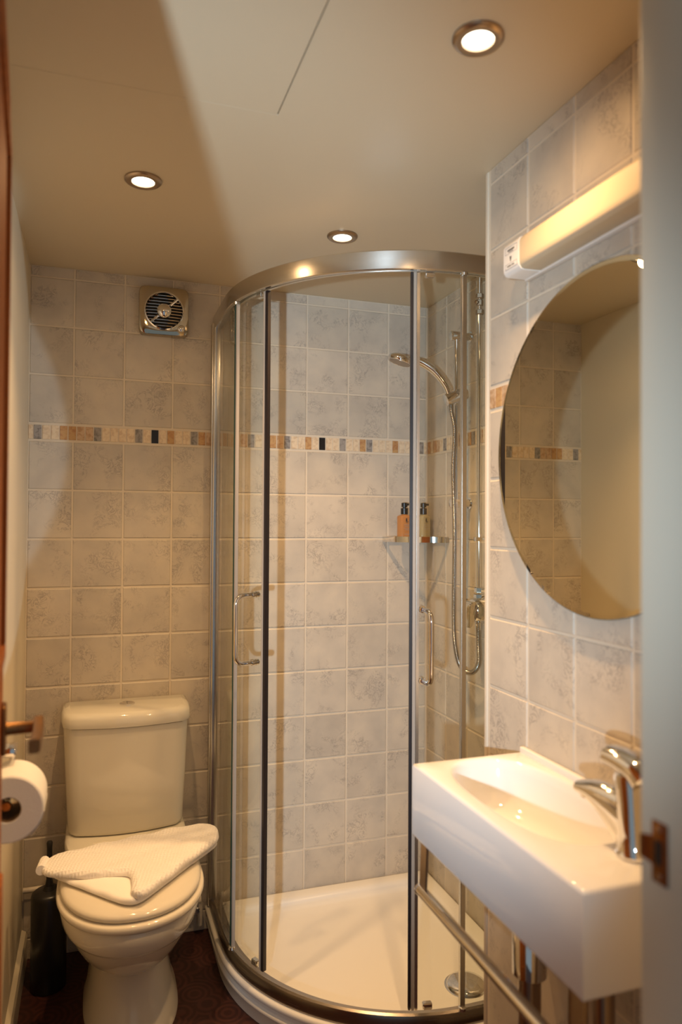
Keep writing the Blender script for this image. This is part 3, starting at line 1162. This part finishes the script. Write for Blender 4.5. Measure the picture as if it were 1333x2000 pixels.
def egg(hw, yf, yb, z, n=64, pf=2.15, pb=3.6, x0=TX):
    """plan outline: elliptical front, squarer back; yf < yb"""
    yc = yb - min(0.20, (yb - yf) * 0.45)
    out = []
    for k in range(n):
        a = 2 * PI * k / n
        c, s = math.cos(a), math.sin(a)
        p = pb if s > 0 else pf
        L_ = (yb - yc) if s > 0 else (yc - yf)
        out.append(Vector((x0 + hw * math.copysign(abs(c) ** (2 / p), c), yc + L_ * math.copysign(abs(s) ** (2 / p), s), z)))
    return out


bm = bmesh.new()
secs = [(0.0, 0.128, -0.505, -0.10), (0.012, 0.127, -0.505, -0.10), (0.03, 0.119, -0.492, -0.10), (0.09, 0.108, -0.470, -0.10), (0.15, 0.101, -0.462, -0.10), (0.185, 0.103, -0.475, -0.10),
        (0.205, 0.114, -0.525, -0.11), (0.225, 0.127, -0.555, -0.12), (0.255, 0.142, -0.592, -0.14), (0.290, 0.155, -0.625, -0.16), (0.318, 0.163, -0.648, -0.18), (0.328, 0.166, -0.655, -0.19), (0.331, 0.171, -0.666, -0.19),
        (0.338, 0.174, -0.674, -0.19), (0.365, 0.178, -0.688, -0.20), (0.385, 0.179, -0.692, -0.20), (0.394, 0.176, -0.688, -0.20), (0.397, 0.168, -0.68, -0.21)]
loft_bm(bm, [egg(hw, yf, yb, z, x0=TX + 0.010 * max(0.0, 1 - z / 0.25)) for z, hw, yf, yb in secs])
from_bm('bowl', bm, 'ceramic', toi, 40)
bm = bmesh.new()


def bowed(hw, yb, yf, z, bow=0.030, r=0.038, n=14, x0=TX):
    """cistern outline: flat back, rounded corners, bowed front"""
    pts = [Vector((x0 + hw, yb, z)), Vector((x0 - hw, yb, z))]
    raw = []
    for k in range(25):
        t = -1 + 2 * k / 24
        e = abs(t)
        drop = r * 2.0 * (max(0, e - 0.80) / 0.20) ** 2.4
        raw.append(Vector((x0 + hw * (t if e < 0.8 else math.copysign(0.8 + 0.2 * math.sin((e - 0.8) / 0.2 * PI / 2), t)), yf - bow * (1 - t * t) + drop, z)))
    return pts + raw


loft_bm(bm, [bowed(0.162, -0.02, -0.235, 0.345), bowed(0.172, -0.02, -0.245, 0.372), bowed(0.174, -0.02, -0.247, 0.408), bowed(0.170, -0.022, -0.244, 0.416), bowed(0.162, -0.024, -0.236, 0.4195)])
from_bm('rear_deck', bm, 'ceramic', toi, 40)
bm = bmesh.new()
loft_bm(bm, [bowed(0.160, -0.014, -0.150, 0.4205), bowed(0.1685, -0.012, -0.156, 0.4240), bowed(0.171, -0.012, -0.160, 0.4340), bowed(0.178, -0.012, -0.166, 0.5890), bowed(0.184, -0.012, -0.170, 0.7370)])
from_bm('cistern', bm, 'ceramic', toi, 45)
bm = bmesh.new()
loft_bm(bm, [bowed(0.184, -0.010, -0.170, 0.7375), bowed(0.1885, -0.008, -0.176, 0.7405), bowed(0.1895, -0.008, -0.178, 0.7490), bowed(0.189, -0.008, -0.177, 0.7660), bowed(0.186, -0.009, -0.173, 0.7740),
             bowed(0.180, -0.011, -0.167, 0.7790), bowed(0.168, -0.016, -0.156, 0.7818)])
from_bm('cistern_lid', bm, 'ceramic', toi, 50)
fb = lathe('flush_button', [(-0.002, 0.0225), (0.003, 0.0225), (0.0045, 0.020), (0.0045, 0.0)], (TX, -0.092, 0.7818), 'chrome', toi, (0, 0, 1), 28)
bm = bmesh.new()
add_box(bm, TX - 0.0006, TX + 0.0006, -0.110, -0.074, 0.7860, 0.7866)
from_bm('button_split', bm, 'dark', fb)
# seat ring and lid
bm = bmesh.new()
ring_sec = [(0.398, 0.176), (0.401, 0.1805), (0.408, 0.183), (0.415, 0.1815), (0.418, 0.178)]
loft_bm(bm, [egg(hw, -0.70 + (0.183 - hw), -0.262, z) for z, hw in ring_sec])
from_bm('seat', bm, 'seat', toi, 50)
bm = bmesh.new()
lid_sec = [(0.4195, 0.166, 0), (0.4215, 0.1715, 0), (0.427, 0.1745, 0), (0.434, 0.1730, 0), (0.439, 0.1660, 0), (0.4425, 0.150, 0), (0.4445, 0.12, 0), (0.4455, 0.06, 0)]
loft_bm(bm, [egg(hw, -0.688 + (0.1745 - hw) * 1.2, -0.268 - (0.1745 - hw) * 0.7, z) for z, hw, _ in lid_sec])
from_bm('seat_lid', bm, 'seat', toi, 60)
for s in (-1, 1):
    tube('hinge', [(TX + s * 0.075 - 0.022, -0.258, 0.431), (TX + s * 0.075 + 0.022, -0.258, 0.431)], 0.0080, 'seat', toi, 14)
rebase(toi, (TX, -0.30, 0))
tag(toi, 'ivory close coupled toilet with closed lid below the extractor fan', 'toilet')

# towel folded on the lid


def slab(bm, poly, z0, h, rnd=0.012, nround=3, lift=None):
    P = [Vector((x, y)) for x, y in poly]
    for _ in range(nround):
        Q = []
        for i in range(len(P)):
            a, b = P[i], P[(i + 1) % len(P)]
            Q += [a.lerp(b, 0.2), a.lerp(b, 0.8)]
        P = Q
    # subdivide long edges
    Q = []
    for i in range(len(P)):
        a, b = P[i], P[(i + 1) % len(P)]
        m = max(1, int((b - a).length / 0.014))
        for k in range(m):
            Q.append(a.lerp(b, k / m))
    P = Q
    cen = sum(P, Vector((0, 0))) / len(P)
    orient = 1 if sum(P[i - 1].x * P[i].y - P[i].x * P[i - 1].y for i in range(len(P))) > 0 else -1

    def inset(d):
        out = []
        for i in range(len(P)):
            a, b = P[i - 1], P[(i + 1) % len(P)]
            t = (b - a).normalized()
            nrm = Vector((-t.y, t.x)) * orient
            out.append(P[i] + nrm * d)
        return out
    rings = []
    for d, zz in ((rnd * 0.6, 0), (rnd * 0.12, 0.18), (0, 0.42), (rnd * 0.10, 0.68), (rnd * 0.42, 0.9), (rnd, 1.0)):
        rings.append([(p, zz) for p in inset(d)])
    base = rings[-1]
    for f in (0.75, 0.5, 0.25, 0.06):
        rings.append([(cen.lerp(p, f), 1.0) for p, _ in base])
    rr = random.Random(3)
    out = []
    for r in rings:
        row = []
        for p, zz in r:
            l = lift(p.x, p.y) if lift else 0
            wob = 0.0022 * math.sin(p.x * 60 + p.y * 35) + 0.0015 * math.sin(p.x * 31 - p.y * 83)
            row.append(Vector((p.x, p.y, z0 + h * zz + (wob if zz > 0.3 else 0) + l)))
        out.append(row)
    loft_bm(bm, out)


def sag(x, y):
    # ends hang a little past the lid
    e = max(0, x - 0.47)
    f = max(0, 0.17 - x)
    return -0.10 * e - 0.08 * f


tw = empty('hand_towel')
bm = bmesh.new()
slab(bm, [(0.118, -0.450), (0.135, -0.400), (0.535, -0.320), (0.560, -0.350), (0.552, -0.405), (0.345, -0.650), (0.318, -0.664), (0.285, -0.650)], 0.4465, 0.015, 0.010, 2, sag)
from_bm('lower_fold', bm, 'terry', tw, 60)
bm = bmesh.new()
slab(bm, [(0.100, -0.445), (0.106, -0.402), (0.135, -0.382), (0.330, -0.345), (0.545, -0.292), (0.566, -0.328), (0.558, -0.405), (0.440, -0.550), (0.350, -0.656), (0.326, -0.668), (0.310, -0.648), (0.316, -0.595), (0.313, -0.546), (0.280, -0.534), (0.220, -0.534), (0.118, -0.482)], 0.4585, 0.0215, 0.012, 2, sag)
from_bm('upper_fold', bm, 'towel', tw, 60)
tube('rolled_end', [(0.102, -0.452, 0.466), (0.108, -0.398, 0.466)], 0.0125, 'towel', tw, 14)
rebase(tw, (0.32, -0.42, 0.4455))
tag(tw, 'white waffle towel folded to a point on the toilet lid', 'towel')

# toilet brush
br = empty('toilet_brush')
BX, BY = 0.107, -0.155
lathe('canister', [(0, 0.046), (0.004, 0.049), (0.262, 0.049), (0.270, 0.0465), (0.276, 0.038), (0.279, 0.018), (0.290, 0.013)], (BX, BY, 0), 'black', br, (0, 0, 1), 32, 40)
lathe('handle', [(0, 0.012), (0.02, 0.0085), (0.11, 0.0075), (0.124, 0.0085), (0.128, 0.0065), (0.129, 0)], (BX, BY, 0.288), 'black', br, (0, 0, 1), 16, 40)
rebase(br, (BX, BY, 0))
tag(br, 'black toilet brush in a cylindrical holder left of the toilet', 'toilet brush')

# water pipe along the back wall
wp = empty('water_pipe')
tube('pipe', arc_corner([(XL + 0.004, -0.022, 0.222), (0.16, -0.022, 0.222), (0.175, -0.022, 0.118), (0.560, -0.022, 0.112), (0.560, -0.022, 0.03)], 0.02, 5), 0.0085, 'pipe', wp, 12)
lathe('elbow', [(0, 0.013), (0.022, 0.013)], (0.54, -0.022, 0.112), 'pipe', wp, (1, 0, 0), 14)
lathe('stop_valve', [(0, 0.009), (0.004, 0.012), (0.024, 0.012), (0.028, 0.009)], (0.545, -0.045, 0.086), 'chrome', wp, (0, 1, 0), 14)
rebase(wp, (0.3, -0.022, 0.1))
tag(wp, 'cream painted water pipe along the tiles behind the toilet', 'pipe')

# ------------------------------------------------------------------ toilet roll and its holder
hl = empty('toilet_roll_holder')
RZ, RXc = 0.857, 0.088
bm = bmesh.new()
add_box(bm, XL - 0.0005, XL + 0.008, -1.005, -0.965, 0.905, 0.955, 0.003, 3)
from_bm('wall_plate', bm, 'chrome', hl, 40)
tube('arm', arc_corner([(XL + 0.004, -0.985, 0.935), (RXc - 0.004, -0.985, 0.935), (RXc - 0.004, -0.985, RZ + 0.0), (RXc - 0.004, -1.070, RZ + 0.0)], 0.012, 5), 0.0055, 'chrome', hl, 12)
lathe('end_stop', [(0, 0.007), (0.004, 0.0095), (0.010, 0.0095), (0.012, 0.007)], (RXc - 0.004, -1.066, RZ), 'chrome', hl, (0, -1, 0), 16)
bm = bmesh.new()
add_box(bm, RXc - 0.028, RXc + 0.006, -1.03, -0.99, 0.925, 0.942, 0.004, 3)
from_bm('spring_clip', bm, 'chrome', hl, 40)
rebase(hl, (XL, -0.985, 0.905))
tag(hl, 'chrome toilet roll holder on the cream left wall', 'roll holder')
rl = empty('toilet_roll')
bm = bmesh.new()
seg = 48
prof = [(-1.088, 0.021), (-1.0895, 0.022), (-1.0895, 0.054), (-1.087, 0.0565), (-0.998, 0.0565), (-0.995, 0.054), (-0.995, 0.022)]
vr = []
for k in range(seg):
    a = 2 * PI * k / seg
    vr.append([bm.verts.new((RXc + r_ * math.cos(a), y_, RZ + r_ * math.sin(a) - 0.002)) for y_, r_ in prof])
for k in range(seg):
    a, b = vr[k], vr[(k + 1) % seg]
    for i in range(len(prof)):
        j = (i + 1) % len(prof)
        bm.faces.new((a[i], b[i], b[j], a[j]))
from_bm('paper', bm, 'paper', rl, 40)
bm = bmesh.new()
prof = [(-1.0875, 0.0198), (-1.0875, 0.0213), (-0.997, 0.0213), (-0.997, 0.0198)]
vr = []
for k in range(seg):
    a = 2 * PI * k / seg
    vr.append([bm.verts.new((RXc + r_ * math.cos(a), y_, RZ + r_ * math.sin(a) - 0.002)) for y_, r_ in prof])
for k in range(seg):
    a, b = vr[k], vr[(k + 1) % seg]
    for i in range(4):
        j = (i + 1) % 4
        bm.faces.new((a[i], b[i], b[j], a[j]))
from_bm('core', bm, 'card', rl, 40)
# loose sheet hanging down at the wall side front
bm = bmesh.new()
pts = []
for i in range(7):
    t = i / 6
    a = -0.15 - 0.75 * t
    pts.append((RXc + 0.0572 * math.cos(a), RZ - 0.002 + 0.0572 * math.sin(a) - 0.004 * t * t))
rings = [[Vector((x, -1.086, z)), Vector((x, -0.998, z)), Vector((x + 0.0006, -0.998, z - 0.0003)), Vector((x + 0.0006, -1.086, z - 0.0003))] for x, z in pts]
loft_bm(bm, rings)
from_bm('loose_sheet', bm, 'paper', rl, 60)
rebase(rl, (RXc, -1.04, RZ))
tag(rl, 'white toilet roll hanging beside the brown door edge', 'toilet roll')

# ------------------------------------------------------------------ mirror
mir = empty('round_mirror')
MY, MZ, MR_ = -1.378, 1.486, 0.313


def circ(x, r, n=96):
    return [Vector((x, MY + r * math.cos(2 * PI * k / n), MZ + r * 0.985 * math.sin(2 * PI * k / n))) for k in range(n)]


bm = bmesh.new()
loft_bm(bm, [circ(XS - 0.0125, MR_ - 0.002), circ(XS - 0.0135, MR_), circ(XS - 0.0175, MR_), circ(XS - 0.0185, MR_ - 0.0015)])
from_bm('glass_backing', bm, 'mirror_edge', mir, 30)
bm = bmesh.new()
bm.faces.new([bm.verts.new(p) for p in circ(XS - 0.0188, MR_ - 0.0015)])
bm2 = bmesh.new()
loft_bm(bm2, [circ(XS - 0.0184, MR_ - 0.0015), circ(XS - 0.0189, MR_ - 0.0018), circ(XS - 0.0194, MR_ - 0.009)])
bm.free()
from_bm('silvered_face', bm2, 'mirror', mir, 2)
for (dy, dz) in ((-0.15, 0.12), (0.15, 0.12), (-0.15, -0.12), (0.15, -0.12)):
    lathe('standoff', [(0, 0.012), (0.0135, 0.012)], (XS + 0.0005, MY + dy, MZ + dz), 'chrome', mir, (-1, 0, 0), 14)
rebase(mir, (XS, MY, MZ - MR_))
tag(mir, 'large round frameless mirror on the tiles above the basin', 'mirror')

# ------------------------------------------------------------------ wall light above the mirror
wl = empty('wall_light')
LX0, LZ0, LZ1 = XS - 0.060, 1.840, 1.9035
LY0, LY1 = -1.155, -1.63
bm = bmesh.new()
add_box(bm, XS - 0.012, XS + 0.0005, LY1, LY0, LZ0 - 0.003, LZ1 + 0.003, 0.002, 2)
from_bm('base_plate', bm, 'whiteplastic', wl, 40)
prof = [(XS - 0.012, LZ0 + 0.001), (LX0 + 0.012, LZ0), (LX0 + 0.005, LZ0 + 0.002), (LX0 + 0.001, LZ0 + 0.008), (LX0, LZ0 + 0.016), (LX0, LZ1 - 0.010), (LX0 + 0.003, LZ1 - 0.003), (LX0 + 0.010, LZ1), (XS - 0.012, LZ1)]
bm = bmesh.new()
loft_bm(bm, [[Vector((x, y, z)) for x, z in prof] for y in (LY1 + 0.02, LY0 - 0.0555)])
from_bm('diffuser', bm, 'diffuser', wl, 50)
bm = bmesh.new()
prof2 = [(x - (0.0012 if x < XS - 0.03 else 0), z + (0.0012 if z > 1.87 else -0.0012)) for x, z in prof]
loft_bm(bm, [[Vector((x, y, z)) for x, z in prof2] for y in (LY0 - 0.0560, LY0 - 0.001)])
cap = from_bm('end_cap', bm, 'whiteplastic', wl, 50)
xx = LX0 - 0.0013
bm = bmesh.new()
# warning label: two outlined boxes, an arrow mark, rows of unreadably small print


def lbl(y0, y1, z0, z1):
    add_box(bm, xx - 0.0002, xx + 0.0004, LY0 - y1, LY0 - y0, LZ0 + z0, LZ0 + z1)


def frame(y0, y1, z0, z1, t=0.0007):
    lbl(y0, y1, z0, z0 + t)
    lbl(y0, y1, z1 - t, z1)
    lbl(y0, y0 + t, z0, z1)
    lbl(y1 - t, y1, z0, z1)


frame(0.008, 0.050, 0.040, 0.0535)
frame(0.008, 0.050, 0.010, 0.0205)
from_bm('label_frame', bm, 'ink2', cap)
bm = bmesh.new()
lbl(0.016, 0.040, 0.0455, 0.0485)
lbl(0.020, 0.036, 0.0425, 0.0438)
for i, a in enumerate((0.015, 0.020, 0.0245, 0.031, 0.036)):
    lbl(a, a + 0.0035, 0.014, 0.0168)
for i in range(5):
    w_ = 0.0030 - 0.0005 * i
    lbl(0.027 - w_, 0.027 + w_, 0.0335 - 0.002 * i - 0.002, 0.0335 - 0.002 * i)
from_bm('label_print', bm, 'ink', cap)
rebase(wl, (XS, -1.39, LZ0))
tag(wl, 'unlit cream strip light with a white labelled end on the wall above the mirror', 'wall light')

# ------------------------------------------------------------------ basin
bs = empty('washbasin')
BX0, BX1 = 0.811, XS - 0.001
BY0, BY1 = -1.656, -1.136
BZ0, BZ1 = 0.737, 0.877
bm = bmesh.new()
# bowl hole: rounded outline in the top
NB = 64
bcx, bcy = 0.937, -1.350
bhx, bhy = 0.096, 0.196


def bowlring(fx, fy, z, sx=0.0, sy=0.0, p=2.6):
    out = []
    for k in range(NB):
        a = 2 * PI * k / NB
        c, s = math.cos(a), math.sin(a)
        x = bcx + sx + bhx * fx * math.copysign(abs(c) ** (2 / p), c)
        y = bcy + sy + bhy * fy * math.copysign(abs(s) ** (2 / p), s)
        out.append(Vector((x, y, z)))
    return out


def rectring(ins, z):
    """rectangle perimeter matched by angle to the bowl ring"""
    x0, x1, y0, y1 = BX0 + ins, BX1 - ins * 0.3, BY0 + ins, BY1 - ins
    out = []
    per = []
    r = 0.006
    for k in range(NB):
        a = 2 * PI * k / NB
        c, s = math.cos(a), math.sin(a)
        # ray from bowl centre to the rectangle
        ex = (x1 - bcx) if c > 0 else (x0 - bcx)
        ey = (y1 - bcy) if s > 0 else (y0 - bcy)
        out.append([a, ex, ey])
    return x0, x1, y0, y1


def rect_pts(ins, z):
    x0, x1, y0, y1 = rectring(ins, z)
    # distribute NB points: 16 per side, order matches angle (start at +x middle, ccw)
    side = NB // 4
    corners = [(x1, y0), (x1, y1), (x0, y1), (x0, y0)]
    pts = []
    for q in range(4):
        a, b = corners[q], corners[(q + 1) % 4]
        for k in range(side):
            t = k / side
            pts.append(Vector((a[0] + (b[0] - a[0]) * t, a[1] + (b[1] - a[1]) * t, z)))
    # rotate so that index 0 faces +x like the bowl ring (corner (x1,y0) is at -45 deg)
    sh = side // 2
    return pts[sh:] + pts[:sh]


rings = [rect_pts(0.006, BZ0), rect_pts(0.0015, BZ0 + 0.0015), rect_pts(0, BZ0 + 0.005), rect_pts(0, BZ1 - 0.006), rect_pts(0.0018, BZ1 - 0.0015), rect_pts(0.006, BZ1),
         bowlring(1.05, 1.03, BZ1), bowlring(1.015, 1.01, BZ1 - 0.001), bowlring(0.985, 0.985, BZ1 - 0.005), bowlring(0.955, 0.965, BZ1 - 0.020), bowlring(0.90, 0.92, BZ1 - 0.055), bowlring(0.78, 0.82, BZ1 - 0.082), bowlring(0.5, 0.55, BZ1 - 0.094), bowlring(0.12, 0.06, BZ1 - 0.098)]
loft_bm(bm, rings)
from_bm('bowl', bm, 'basin', bs, 50)
lathe('waste', [(0, 0.021), (0.003, 0.021), (0.0045, 0.017), (0.0045, 0)], (bcx, bcy, BZ1 - 0.0985), 'chrome', bs, (0, 0, 1), 24)
# raised rear upstand and sealant
bm = bmesh.new()
add_box(bm, BX1 - 0.012, BX1, BY0 + 0.004, BY1 - 0.004, BZ1 - 0.004, BZ1 + 0.012, 0.003, 3)
from_bm('upstand', bm, 'basin', bs, 40)
rebase(bs, (0.935, -1.396, BZ0))
tag(bs, 'white rectangular wall hung washbasin below the round mirror', 'washbasin')

# mixer tap
tp = empty('mixer_tap')
TX_, TY_, TZ_ = 0.946, -1.594, BZ1 + 0.0004


def sweep_ellipse(path, wid, hei, p=2.4, n=20):
    bm = bmesh.new()
    secs = []
    for i, q in enumerate(path):
        t = i / (len(path) - 1)
        dirn = (path[min(i + 1, len(path) - 1)] - path[max(0, i - 1)]).normalized()
        sd = Vector((0, 0, 1)).cross(dirn).normalized()
        uu = dirn.cross(sd)
        w_, h_ = wid(t), hei(t)
        ring = []
        for k in range(n):
            a = 2 * PI * k / n
            c, s_ = math.cos(a), math.sin(a)
            ring.append(q + sd * (w_ * math.copysign(abs(c) ** (2 / p), c)) + uu * (h_ * math.copysign(abs(s_) ** (2 / p), s_)))
        secs.append(ring)
    loft_bm(bm, secs)
    return bm


lathe('body', [(0.0, 0.0265), (0.004, 0.0275), (0.008, 0.0245), (0.03, 0.0225), (0.075, 0.0225), (0.104, 0.0245), (0.112, 0.0235), (0.114, 0.0)], (TX_, TY_, TZ_), 'chrome', tp, (-0.01, 0.06, 1.0), 28, 45)
spath = smooth_path([Vector((TX_ - 0.001, TY_ + 0.004, TZ_ + 0.040)), Vector((TX_ - 0.005, TY_ + 0.040, TZ_ + 0.056)), Vector((TX_ - 0.009, TY_ + 0.075, TZ_ + 0.065)), Vector((TX_ - 0.012, TY_ + 0.102, TZ_ + 0.065))], 6)
from_bm('spout', sweep_ellipse(spath, lambda t: 0.0185, lambda t: 0.034 * (1 - t) ** 1.3 + 0.009), 'chrome', tp, 50)
lathe('aerator', [(0, 0.0105), (0.010, 0.0105), (0.011, 0.009)], (TX_ - 0.0115, TY_ + 0.091, TZ_ + 0.062), 'chrome', tp, (0, 0, -1), 18)
lp = smooth_path([Vector((TX_ + 0.002, TY_ - 0.022, TZ_ + 0.110)), Vector((TX_, TY_ - 0.006, TZ_ + 0.121)), Vector((TX_ - 0.003, TY_ + 0.020, TZ_ + 0.127)), Vector((TX_ - 0.006, TY_ + 0.044, TZ_ + 0.129))], 6)
from_bm('lever', sweep_ellipse(lp, lambda t: 0.0245 * (1 - 0.15 * t), lambda t: 0.021 * (1 - 0.36 * t)), 'chrome', tp, 50)
rebase(tp, (TX_, TY_, TZ_))
tag(tp, 'chrome single lever mixer tap on the washbasin edge', 'tap')

# towel rail under the basin
tr = empty('towel_rail')
RLX, RLZ = 0.820, 0.640
tube('bar', [(RLX, -1.150, RLZ), (RLX, -1.648, RLZ)], 0.0105, 'chrome', tr, 16)
for yy in (-1.152, -1.646):
    lathe('bar_end', [(-0.004, 0.008), (-0.002, 0.0115), (0.002, 0.0115), (0.004, 0.008)], (RLX, yy, RLZ), 'chrome', tr, (0, 1, 0), 16)
for yy in (-1.166, -1.632):
    bm = bmesh.new()
    rings = []
    for (x, z) in ((RLX, RLZ), (RLX + 0.004, BZ0 + 0.000)):
        rings.append([Vector((x - 0.0025, yy - 0.012, z)), Vector((x + 0.0025, yy - 0.012, z)), Vector((x + 0.0025, yy + 0.012, z)), Vector((x - 0.0025, yy + 0.012, z))])
    loft_bm(bm, rings)
    from_bm('hanger', bm, 'nickel', tr)
rebase(tr, (RLX, -1.40, RLZ))
tag(tr, 'chrome towel rail hung below the front of the washbasin', 'towel rail')

# bottle trap and pipes
bt = empty('basin_trap')
QX_, QY_ = 0.955, -1.318
lathe('trap_body', [(0, 0.02), (0.004, 0.030), (0.075, 0.030), (0.085, 0.024), (0.088, 0.016)], (QX_, QY_, 0.548), 'chrome', bt, (0, 0, 1), 26)
lathe('tailpiece', [(0, 0.016), (0.10, 0.016), (0.101, 0.022), (0.118, 0.022)], (QX_, QY_, 0.63), 'chrome', bt, (0, 0, 1), 20)
tube('waste_pipe', [(QX_, QY_, 0.605), (XS + 0.001, QY_, 0.605)], 0.016, 'chrome', bt, 18)
tube('drain_pipe', [(QX_, QY_, 0.30), (QX_, QY_, 0.55)], 0.020, 'nickel', bt, 18)
lathe('wall_flange', [(0, 0.034), (0.004, 0.034), (0.008, 0.020)], (XS, QY_, 0.605), 'chrome', bt, (-1, 0, 0), 24)
rebase(bt, (QX_, QY_, 0.30))
tag(bt, 'chrome bottle trap under the washbasin', 'pipe trap')
for i, (yy, lab) in enumerate(((-1.440, 'chrome supply pipe under the washbasin, nearer the trap'), (-1.503, 'chrome supply pipe under the washbasin, nearer the door jamb'))):
    v = empty('supply_pipe')
    tube('pipe', [(0.965, yy, 0.05), (0.965, yy, 0.742)], 0.016, 'nickel', v, 14)
    lathe('pipe_nut', [(0, 0.017), (0.002, 0.020), (0.020, 0.020), (0.022, 0.017)], (0.965, yy, 0.42), 'chrome', v, (0, 0, 1), 6, 20)
    tube('wall_branch', [(0.965, yy, 0.055), (XS + 0.001, yy, 0.055)], 0.011, 'nickel', v, 14)
    rebase(v, (0.965, yy, 0.05))
    tag(v, lab, 'pipe', 'supply pipes under the basin')
